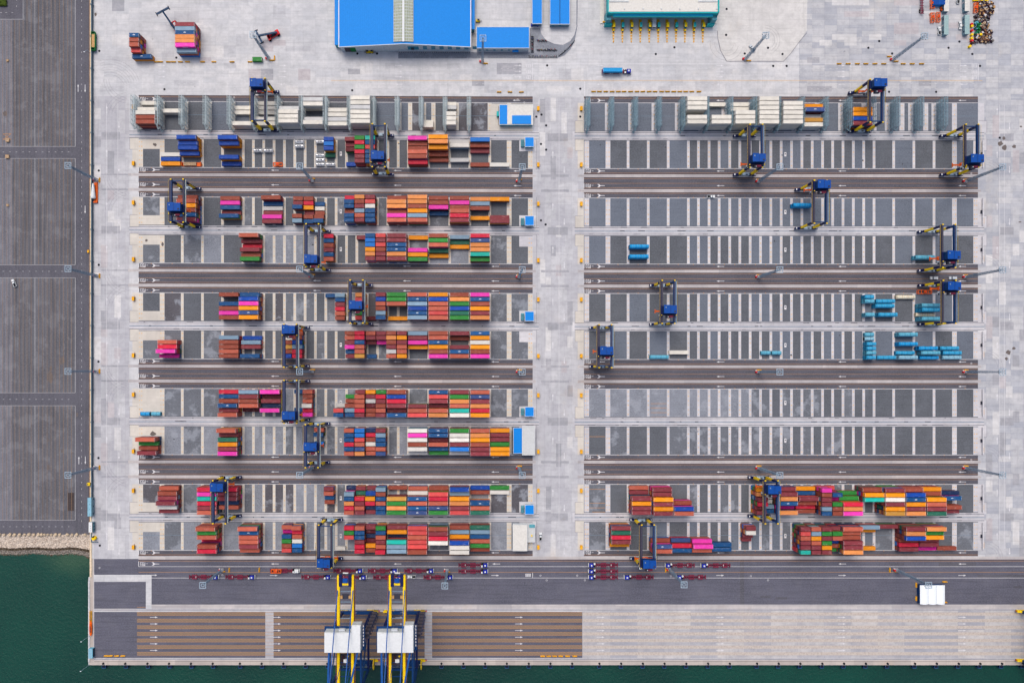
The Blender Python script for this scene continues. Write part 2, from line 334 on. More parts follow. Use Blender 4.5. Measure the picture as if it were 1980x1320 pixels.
for y0, y1 in ((283.4, 306.6), (512, 537), (759, 784), (1005, 1031)): rect(g, -400, 146, y0, y1, -.035, 'lot_road')
rect(g, -100, 44.8, -80, 37.7, -.02, 'lot_road'); rect(g, 131.5, 143.5, 952, 987, -.02, 'patch')
rect(g, 172, 174, -400, 1031, -.02, 'rust_soil')
tag(g.build('lot_road_surface'), kind='structure')
g = MB(); z = -.012
for y0, y1 in ((-200, 283.4), (306.6, 512), (537, 759), (784, 1005)):
    for x in LOTX:
        ya = 39 if (x < 45 and y0 < 0) else y0
        rect(g, x-.32, x+.32, ya, y1, z, 'lot_line'); rect(g, x+3.2, x+3.6, ya, y1, z, 'seam')
    rect(g, 67.1, 67.9, y0, y1, z, 'lot_white'); rect(g, 145.2, 146, y0, y1, z, 'lot_white')
    for y in (y0, y1): rect(g, -100, 145.2, y-.35, y+.35, z, 'lot_white')
rect(g, -50, 44.8, 37.3, 38, z, 'lot_white'); rect(g, 44.2, 44.9, -60, 38, z, 'lot_white')
for y in (294, 524.5, 771.7, 1017.6):
    for i in range(13): rect(g, i*12.6-20, i*12.6-17, y-.4, y+.4, z, 'lot_white')
for i in range(105): rect(g, 157.4, 158.2, -10+i*12.4-200, -7+i*12.4-200, z, 'lot_white') if -210+i*12.4 < 1010 else None
for y in (2, 14): rect(g, 31.4, 32.2, y-3, y, z, 'lot_white')
for x in (0, 10, 22): rect(g, x, x+3.5, 24.4, 25.1, z, 'lot_white')
def arrow(mb, x, y, L, d, z=.03, mat='white_line', wd=.5, hw=1.5, hl=4.5):   # d = direction in photo pixels
    dx, dy = d; px, py = -dy, dx
    def q(a, b): return G(x+dx*a+px*b, y+dy*a+py*b, z)
    def up(pts):
        a, b, c = [Vector(p) for p in pts[:3]]
        return pts if (b-a).cross(c-b).z > 0 else pts[::-1]
    mb.poly(up([q(0, -wd), q(0, wd), q(L-hl, wd), q(L-hl, -wd)]), mat); mb.poly(up([q(L-hl, -hw), q(L-hl, hw), q(L, 0)]), mat)
for x, y, d in ((151, 178, -1), (164.5, 164, 1), (164.5, 398, 1), (152.5, 897, -1), (165, 882, 1)): arrow(g, x, y, 15, (0, d), z)
for a, b in ((6, 22), (6, 22)): pass
for (xa, ya), (xb, yb) in (((6, 259), (21, 259)), ((6, 270), (21, 270)), ((6, 259), (21, 270)), ((6, 270), (21, 259))):
    v1 = Vector(G(xa, ya, z)); v2 = Vector(G(xb, yb, z)); nn = (v2-v1).normalized().cross(Vector((0, 0, 1)))*.15
    g.poly([tuple(v1+nn), tuple(v1-nn), tuple(v2-nn), tuple(v2+nn)][::-1], 'orange_line')
def blob(mb, x, y, rx, ry, z, mat, n=11):
    mb.poly([G(x+rx*random.uniform(.65, 1.15)*math.cos(-2*math.pi*i/n), y+ry*random.uniform(.65, 1.15)*math.sin(-2*math.pi*i/n), z) for i in range(n)], mat)
for x, y, a, b in ((10, 220, 4.5, 6), (97, 730, 6, 14), (98, 365, 2.5, 10), (120, 697, 6, 8), (149, 801, 2.5, 5), (120, 872, 2, 4), (94, 903, 2.5, 7), (98, 712, 3, 5), (115, 110, 1.5, 6), (99, 430, 1.6, 4), (94, 850, 1.6, 4), (139, 875, 1.5, 2), (14, 574, 1.5, 1.5)):
    blob(g, x, y, a, b, z-.004, 'oil')
tag(g.build('lot_road_markings'), kind='structure')

# yard rows
ROWTOP = {0: 196.4}
for k in range(5): ROWTOP[1+2*k] = 269+184.9*k
for k in range(4): ROWTOP[2+2*k] = 380.8+184.9*k
SL = [272, 313.5, 352.5, 391.5, 430.3, 470.3, 490, 510, 530, 550, 570, 590, 610, 630, 650, 670, 690, 710, 730, 750, 770, 789.7, 829, 869.5, 908.5, 947, 984.5, 1025.5]
SR = [1134.5, 1175.5, 1214.5, 1253.5, 1292, 1331, 1350.5, 1371, 1390.5, 1411, 1430.5, 1450.5, 1470.5, 1490.5, 1510.5, 1530.5, 1550.5, 1570.5, 1590.5, 1610, 1630, 1650, 1670, 1690, 1728, 1767, 1806, 1845.5, 1886.5]
WIDE = {272, 313.5, 984.5, 1025.5, 1134.5, 1175.5, 1845.5, 1886.5}
YARDS = (('L', 268, 1030, SL), ('R', 1129, 1891, SR))
bay = MB(); con = MB(); ln = MB(); road = MB()
MIX = {'L': {0: ['bay_dark', 'bay_wet', 'bay_blue'], 1: ['bay_dark'], 2: ['bay_dark', 'bay_dark', 'bay_mid'], 3: ['bay_mid', 'bay_dark', 'bay_light'], 4: ['bay_mid', 'bay_wet', 'bay_dark'],
             5: ['bay_mid', 'bay_mid', 'bay_dark'], 6: ['bay_light', 'bay_mid', 'bay_mid'], 7: ['bay_light', 'bay_mid'], 8: ['bay_mid', 'bay_wet', 'bay_light'], 9: ['bay_light', 'bay_light', 'bay_mid']},
       'R': {0: ['bay_blue'], 1: ['bay_dark', 'bay_blue', 'bay_dark'], 2: ['bay_blue'], 3: ['bay_blue', 'bay_dark'], 4: ['bay_dark', 'bay_blue'], 5: ['bay_dark', 'bay_blue'], 6: ['bay_mid', 'bay_mid', 'bay_dark'],
             7: ['bay_mid', 'bay_dark', 'bay_mid'], 8: ['bay_mid', 'bay_dark'], 9: ['bay_blue', 'bay_dark', 'bay_mid']}}
for yd, X0, X1, SS in YARDS:
    for r in range(10):
        y0 = ROWTOP[r]; y1 = y0+54.6
        if yd == 'R' and r == 0: y0 += 0
        stripes = SS
        if r == 0:
            if yd == 'L': stripes = [272, 314.5, 360, 405.5, 451, 496.5, 542, 587.5, 633, 678.5, 724, 772, 793, 820, 838, 861, 883, 907, 947, 984.5]
            else: stripes = [1134.5]+[1178.5+45.1*i-4 for i in range(15)]+[1690, 1744, 1790, 1845.5]
            stripes = sorted(stripes)
        edges = [X0]+[s for s in stripes if s > X0+1]+[X1]
        for a, b in zip(edges, edges[1:]):
            mt = random.choice(MIX[yd][r])
            if yd == 'R' and r in (6, 7) and a > 1640: mt = 'bay_dark'
            if yd == 'R' and r == 6 and a < 1450: mt = 'bay_light' if r == 6 else mt
            rect(bay, a, b, y0, y1, .010, mt)
        for s in stripes:
            hw = 4.6 if s in WIDE else 2.6
            if r == 0: hw = 4.8 if yd == 'R' else 4.0
            rect(con, s-hw, s+hw, y0+.6, y1-.8, .018, 'strip' if yd == 'R' else 'pad')
            for i in range(6):
                for q in (0,) if hw < 4 or r == 0 else (-2.2, 2.2):
                    cx, cy = s+q, y0+1.05+8.75*(i+.5); rd = random.uniform(.75, 1.35)
                    ln.poly([G(cx+rd*math.cos(-k*math.pi/4), cy+rd*math.sin(-k*math.pi/4), .026) for k in range(8)], 'dot')
        if yd == 'L' and r > 0:              # concrete corner beside the first bay
            if r == 6: rect(con, 268, 313, y0, y1, .019, 'pad')
            elif r % 2: rect(con, 276, 309.5, y0+.6, y0+19, .016, 'pad')
            else: rect(con, 276, 309.5, y1-19, y1-.8, .016, 'pad')
        if yd == 'L' and r == 0: rect(con, 948, 1030, 198, 251, .020, 'pad')
        rect(ln, X0, X1, y0-.5, y0+.3, .024, 'white_line' if (r % 2 == 0) else 'dark_line')
        rect(ln, X0, X1, y1-.3, y1+.5, .024, 'white_line' if (r % 2) else 'dark_line')
        yy = y1+.9 if r % 2 else y0-.9
        for i in range(1, len(stripes)):
            if r: rect(ln, (stripes[i-1]+stripes[i])/2-.9, (stripes[i-1]+stripes[i])/2+.9, yy-.7, yy+.7, .028, 'orange_line')
        if r == 0 or r == 9:
            ym = y0+(25.5); rect(ln, X0, X1, ym-.3, ym+.4, .027, 'blue_groove')
    # truck lanes
    def glyph(x, y):
        for a, b, c, d in ((0, 3, -3.2, -2.2), (4, 7, -3.2, -2.2), (0, 3.2, .2, .9), (4, 10, .2, .9), (0, 3, 2.3, 3.1), (4, 9, 2.2, 3.4), (0, .9, -2.2, 3), (3.8, 4.6, -3, 3), (8.8, 9.8, -3, 3.2), (6.4, 7, -2, 2), (11.5, 15, -.9, -.3)):
            rect(ln, x+a, x+b, y+c, y+d, .032, 'white_line')
        pts = [(22, -3.2), (26, -2.9), (28, -1), (30, -.5), (37, -.45), (37, .45), (30, .5), (28, 1), (26, 2.9), (22, 3.2), (25, 1.3), (25, -1.3)]
        a = [G(x+u, y+v, .032) for u, v in pts]
        for tri in ((0, 11, 1), (1, 11, 2), (11, 10, 2), (10, 7, 2), (10, 8, 7), (10, 9, 8), (2, 7, 6), (2, 6, 3), (3, 6, 5), (3, 5, 4)): ln.poly([a[i] for i in tri], 'white_line')
    def lane_mark(y, xs):
        glyph(X0+3.5, y); rect(ln, X0, X0+.9, y-4, y+4, .032, 'white_line')
        for x in xs: arrow(ln, x, y, 15, (-1, 0), .03, 'white_line', .4, 1.5, 5)
    rect(road, X0, X1, 184, ROWTOP[0]-.5, .010, 'lane'); rect(road, X0, X1, 184, 186.5, .012, 'lane_brown'); rect(ln, X0, X1, 187.3, 187.8, .024, 'orange_line')
    lane_mark(191.5, [776, 1006] if yd == 'L' else [1400, 1636, 1868])
    for k in range(4):
        Y = ROWTOP[1+2*k]+54.6
        rect(road, X0, X1, Y, Y+57.2, .010, 'lane')
        for a, b in ((9.6, 11.5), (16.6, 18.3), (38.2, 40), (45.6, 47.2)): rect(road, X0, X1, Y+a, Y+b, .014, 'lane_brown')
        for a, b in ((11.4, 16.7), (39.9, 45.7)):
            rect(con, X0-20 if yd == 'L' else X0-12, X1+6, Y+a, Y+b, .018, 'rail_strip')
            rect(ln, X0-10, X1+6, Y+(a+b)/2-.3, Y+(a+b)/2+.3, .026, 'tyre_mark')
        for a in (8.6, 19.4, 28.6, 37.1, 48.1): rect(ln, X0, X1, Y+a-.22, Y+a+.22, .024, 'orange_line')
        xs = ([539, 776, 1008], [620, 794, 965], [539, 776, 965], [539, 776, 965])[k] if yd == 'L' else [1400.5, 1636, 1868]
        for a in (4.8, 33.2, 52.4): lane_mark(Y+a, xs)
    Y = ROWTOP[9]+54.6; rect(road, X0, X1, Y, Y+10.5, .010, 'lane'); rect(road, X0, X1, Y+8.7, Y+11.2, .014, 'lane_brown')
    rect(ln, X0, X1, Y+8.3, Y+8.8, .024, 'orange_line'); lane_mark(Y+4.7, [539, 776, 965] if yd == 'L' else [1400.5, 1636, 1868])
    # runway strips between back-to-back rows
    for a in [251]+[ROWTOP[2+2*k]+54.6 for k in range(4)]:
        rect(con, X0-18 if yd == 'L' else X0-22, X1+12, a+.6, a+17.8, .012, 'strip')
        for q, wd, mt in ((2.9, .9, 'dark_line'), (6.5, .5, 'tyre_mark'), (8.6, .35, 'blue_groove'), (9.8, 1.2, 'blue_groove'), (12.2, .4, 'tyre_mark'), (15.6, .9, 'dark_line')):
            rect(ln, X0-18, X1+12, a+q-wd/2, a+q+wd/2, .026, mt)
        for i in range(34):
            xx = random.uniform(X0, X1-10); q = random.choice((2.6, 9, 15.6)); rect(ln, xx, xx+random.uniform(2, 16), a+q-.8, a+q+.6, .0285, 'dark_line')
for k in range(1):
    rect(road, 182, 2600, 1082.5, 1094.4, .010, 'quay_asphalt'); rect(road, 182, 268, 1079.8, 1082.5, .010, 'quay_asphalt'); rect(road, 182, 2600, 1094.4, 1110.6, .010, 'quay_asphalt')
    rect(road, 293, 2600, 1110.6, 1168, .010, 'quay_asphalt'); rect(road, 182, 282, 1124, 1176, .010, 'quay_asphalt')
    rect(road, 182, 1126, 1182, 1271, .010, 'quay_asphalt'); rect(road, 1431, 1439, 1082.5, 1168, .0125, 'lane')
    for x, y, a, b in ((1470, 1153, 10, 4), (1500, 1156, 11, 5), (1815, 1090, 36, 7), (1890, 1113, 50, 5), (1720, 1090, 14, 5), (1960, 1134, 8, 4)): rect(road, x, x+a*2, y-b/2, y+b/2, .0125, 'lane')
rect(con, 268, 2600, 1075.2, 1080.8, .018, 'rail_strip'); rect(road, 268, 2600, 1081, 1083, .014, 'lane_brown')
rect(con, 513, 529, 1182, 1271, .016, 'quay_concrete'); rect(con, 821, 835.5, 1182, 1271, .016, 'quay_concrete')
rect(con, 1126, 2600, 1169, 1273, .009, 'quay_concrete'); rect(con, 293, 2600, 1168.3, 1176, .012, 'rail_strip'); rect(con, 172, 2600, 1273, 1284.8, .008, 'quay_edge')
rect(con, 174, 181, 1079, 1273, .007, 'quay_edge')
for y in (1178.3, 1273.2):
    rect(con, 182, 2600, y-2, y+2, .020, 'strip'); rect(ln, 182, 2600, y-.6, y+.6, .026, 'dark_line')
rect(ln, 182, 2600, 1277.7, 1278.2, .026, 'dark_line')
rect(ln, 268, 2600, 1084.2, 1084.7, .024, 'orange_line'); rect(ln, 268, 2600, 1094.3, 1095, .024, 'white_line'); rect(ln, 268, 2600, 1105.4, 1106, .024, 'orange_line')
rect(ln, 268, 2600, 1116.3, 1117, .024, 'white_line'); rect(ln, 182, 296, 1110.8, 1111.6, .024, 'white_line'); arrow(ln, 294, 1111.2, 10, (1, 0), .03)
for x in (539, 776, 967, 1636, 1868): arrow(ln, x, 1089.5, 15, (-1, 0), .03, 'white_line', .45, 1.6, 5)
for x in (522, 950, 1385, 1621, 1853): arrow(ln, x, 1111.7, 15, (1, 0), .03, 'white_line', .45, 1.6, 5)
glyph(271, 1089.5); rect(ln, 267.5, 268.5, 1084.5, 1094.3, .032, 'white_line'); rect(ln, 1029.5, 1030.4, 1106.5, 1116, .032, 'white_line')
for a, b in ((1016, 1026),):
    for q in (1108.5, 1110.8, 1113): rect(ln, a, b, q, q+1, .032, 'white_line')
    for q in (1016, 1019, 1022.5, 1025.5): rect(ln, q, q+.8, 1108.5, 1114, .033, 'white_line')
rect(ln, 265, 282, 1172.7, 1173.4, .024, 'orange_line')
for i in range(7):
    y = 1186.1+12.8*i
    rect(ln, 265, 513, y-3, y+3, .022, 'hatch'); rect(ln, 529, 821, y-3, y+3, .022, 'hatch'); rect(ln, 835.5, 1126, y-3, y+3, .022, 'hatch')
    rect(ln, 1127, 2600, y-3, y+3, .022, 'peach')
    for q in (-3, 3): rect(ln, 265, 1126, y+q-.25, y+q+.25, .024, 'orange_line')
    if i < 6:
        for x in (290, 528, 764, 996, 1154, 1385, 1620, 1853): arrow(ln, x, y+6.4, 15, (1, 0), .03, 'faint_white', .45, 1.6, 5)
# apron markings
def ring(x, y, r0=1.2, r1=1.7):
    n = 12
    for i in range(n):
        a, b = -2*math.pi*i/n, -2*math.pi*(i+1)/n
        ln.poly([G(x+r0*math.cos(a), y+r0*math.sin(a), .031), G(x+r1*math.cos(a), y+r1*math.sin(a), .031), G(x+r1*math.cos(b), y+r1*math.sin(b), .031), G(x+r0*math.cos(b), y+r0*math.sin(b), .031)], 'white_line')
for x, y in ((192.5, 1097), (430, 1111), (1045, 1112), (1116, 1112), (1057, 1121), (1131, 1121), (1297, 1113), (1452, 1113), (1485, 1121), (452.5, 188), (1001, 190), (1014, 196), (1178, 195), (1878, 333), (1878, 701), (1878, 888)): ring(x, y)
for x0, x1, y in ((175, 1028, 120.5), (1030, 1545, 123.5), (1545, 1891, 123.5)): rect(ln, x0, x1, y-.3, y+.3, .024, 'faint_white')
rect(ln, 1029.3, 1030.2, 121, 155, .024, 'faint_white'); rect(ln, 1130, 1131, 158, 183, .024, 'faint_white'); rect(ln, 1891, 1892, 123.5, 157, .024, 'faint_white')
for y in (155.5, 156.5): rect(ln, 640, 1900, y, y+.4, .024, 'dot')
for y in (133, 144, 162, 172):
    for x in range(200, 1890, 12): rect(ln, x, x+4, y-.2, y+.2, .022, 'faint_white')
for x, sg in ((306, 1), (540, 1), (764, 1), (995, 1), (1153, -1), (1385, -1), (1620, -1), (1856, -1)):
    for y, s2 in ((127, 1), (138.5, 1), (149, 1), (163.5, -1)): arrow(ln, x if s2 > 0 else x+14, y, 14, (s2, 0), .03, 'faint_white', .4, 1.4, 5)
for y in (127.5, 139, 149.5):
    for a, b in ((1018, 1026), (1879, 1889)):
        for q in (-3, 0, 2.6): rect(ln, a, b, y+q, y+q+.7, .032, 'faint_white')
        for q in (a, a+3.5, b-.8): rect(ln, q, q+.8, y-3, y+3, .033, 'faint_white')
# vertical roads: west, centre, east
for x in (206, 228, 1081, 1933, 1942): rect(ln, x-.25, x+.25, 200, 1060, .024, 'faint_white')
for k in range(5):
    yb = 205+184.9*k
    for x, d in ((206.5, -1), (230, 1), (1069, -1), (1091, 1), (1928, -1), (1952, 1)):
        for q in (0, 84): arrow(ln, x, yb+q+(14 if d < 0 else 0)+(30 if d > 0 else 0), 14, (0, d), .03, 'faint_white', .5, 1.6, 5)
for k in range(5):       # kerb lines and plinths at row ends
    for r in (2*k, 2*k+1):
        y0 = ROWTOP[r]; y1 = y0+54.6; odd = r % 2
        for X, sgn in ((256, 1), (1117, 1), (1903, -1)):
            a, b = (y0-3, y0+20) if odd else (y1-20, y1+3)
            if r == 0 and X == 256: continue
            rect(con, min(X-5*sgn, X+12*sgn), max(X-5*sgn, X+12*sgn), a, b, .021, 'pad' if sgn > 0 else 'strip')
            rect(con, min(X, X+12*sgn), max(X, X+12*sgn), y0, y1, .0205, 'pad' if sgn > 0 else 'strip')
            rect(ln, X-5*sgn-.3, X-5*sgn+.3, a, b, .027, 'kerb_dark'); yk = b if odd else a
            rect(ln, min(X-5*sgn, X+10*sgn), max(X-5*sgn, X+10*sgn), yk-.3, yk+.3, .027, 'kerb_dark')
        a, b = (y0-3, y0+24) if odd else (y1-24, y1+3)
        if r: rect(con, 1004, 1037, (y0 if odd else y1-21), (y0+21 if odd else y1), .021, 'strip'); rect(ln, 1036.8, 1037.4, y0-2, y1+2, .027, 'kerb_dark')
for x, y, a, b in ((1934, 275, 6, 5), (1942, 283, 5, 6), (1941, 265, 3, 4), (1961, 281, 4, 4), (1974, 242, 3, 2), (1950, 680, 5, 5), (1960, 672, 4, 3), (1946, 692, 3, 4), (300, 280, 4, 3.4), (297, 279, 2, 2), (185, 28, 2.5, 4), (1972, 427, 3, 1.3), (283, 465, 3, 3), (314, 472, 3, 4), (298, 856, 6, 3), (296, 838, 6, 5)):
    blob(ln, x, y, a, b, .034, 'oil')
for i in range(170):                        # oil drips and rubber marks in the lanes and bays
    k = random.randrange(5); X0 = random.choice((268, 1129)); x = random.uniform(X0+10, X0+750)
    if random.random() < .5: y = 269+184.9*k+54.6+random.choice((4, 5, 24, 33, 52)); L_ = random.uniform(5, 60); y = min(y, 1071) if k == 4 else y; rect(ln, x, min(x+L_, X0+760), y-.25, y+.25, .0232, 'seam')
    else: blob(ln, x, 269+184.9*k+random.uniform(4, 50), random.uniform(.5, 2.2), random.uniform(.5, 2), .0233, 'seam')
for x0, x1, ys_ in ((1258, 1289, (779, 787.5, 796.5, 805)), (1139, 1170, (843,)), (1139, 1170, (945, 972, 981)), (914, 944, (500,)), (1145, 1170, (989,))):
    for y in ys_: rect(ln, x0, x1, y-.4, y+.4, .0234, 'orange_line')
for k in range(10):                         # lamp plinth plates set in the slot rows
    y = ROWTOP[k]+27
    for x in (659, 1518.5):
        if k: rect(ln, x-2, x+2, y-4, y+4, .0305, 'white_line'); rect(ln, x-1, x+1, y-2, y+.5, .032, 'dark_line')
def tyre_arc(cx, cy, r, a0, a1):
    n = 14
    for i in range(n):
        a, b = R(a0+(a1-a0)*i/n), R(a0+(a1-a0)*(i+1)/n); w_ = .18
        q = [G(cx+(r+e)*math.cos(t_), cy+(r+e)*math.sin(t_), .023) for t_, e in ((a, -w_), (a, w_), (b, w_), (b, -w_))]
        q = q[::-1] if a1 > a0 else q
        ln.poly(q, 'tyre_mark')
for k in range(3): tyre_arc(1405, 85, 14+k*9, 10, 190); tyre_arc(1480, 78, 18+k*5, -90, 60)
for k in range(5):
    for q in range(3): tyre_arc(250, 225+184.9*k, 34+q*6, 185, 262); tyre_arc(250, 150+184.9*k, 40+q*5, 98, 175); tyre_arc(1905, 340+184.9*k, 24+q*5, -85, 0)
for q in range(7): tyre_arc(212, 175, 30+q*5, 250, 340)
tag(road.build('road_asphalt'), kind='structure'); tag(bay.build('yard_paving_asphalt'), kind='structure')
tag(con.build('yard_paving_concrete'), kind='structure'); tag(ln.build('road_markings'), kind='structure')

# ------------------------------------------------------------------ containers
LEN = {40: 12.19, 20: 6.06}
CH = 2.6
def container_boxes(mb, L, k, cx=0, cy=0, z=0, detail=True, body=None, top=None):
    h = L/2; W = 1.22; p = body or 'paint_'+k
    mb.box(cx-h+.06, cx+h-.06, cy-W+.06, cy+W-.06, z+.14, z+CH-.06, p)
    mb.box(cx-h, cx+h, cy-W, cy-W+.09, z+CH-.16, z+CH, p); mb.box(cx-h, cx+h, cy+W-.09, cy+W, z+CH-.16, z+CH, p)
    mb.box(cx-h, cx-h+.12, cy-W+.09, cy+W-.09, z+CH-.16, z+CH, p); mb.box(cx+h-.12, cx+h, cy-W+.09, cy+W-.09, z+CH-.16, z+CH, p)
    for sx in (-1, 1):
        for sy in (-1, 1):
            x = cx+sx*(h-.08); y = cy+sy*(W-.08); mb.cbox(x, y, z+CH/2-.08, .17, .17, CH-.32, p)
    if not detail: return
    n = int(L/.62)
    for i in range(n):
        x = -h+.35+i*(L-.7)/(n-1)
        mb.box(x-.13, x+.13, -W+.02, -W+.06, .2, CH-.17, p); mb.box(x-.13, x+.13, W-.06, W-.02, .2, CH-.17, p)
        mb.box(x-.1, x+.1, -W+.12, W-.12, CH-.06, CH-.03, p)
    for sx in (-1, 1):
        for sy in (-1, 1):
            for zz in (.0, CH-.12): mb.cbox(sx*(h-.08), sy*(W-.07), zz+.065, .2, .18, .13, 'casting')
    mb.box(h-.30, h-.17, -.7, .7, CH-.05, CH-.02, 'casting'); mb.box(-h+.17, -h+.30, -.7, .7, CH-.05, CH-.02, 'casting')
    for yy in (-.75, -.3, .3, .75): mb.box(h-.06, h-.01, yy-.03, yy+.03, .2, CH-.2, 'casting')      # lock rods on the door end
    if k in 'bin': mb.box(-.75, .75, -.16, .16, CH-.05, CH-.015, 'logo'); mb.box(-.3, .3, .3, .42, CH-.05, CH-.015, 'logo')
    if k in 'p' and L > 8: mb.box(-1.6, 1.6, -W-.003, -W+.02, 1.2, 1.7, 'logo')
CM = {}
def cmesh(k, L, body=None):
    key = (k, L, body)
    if key not in CM:
        mb = MB(); container_boxes(mb, LEN[L], k, body=body); o = mb.build('tmp'); CM[key] = o.data; bpy.data.objects.remove(o)
    return CM[key]
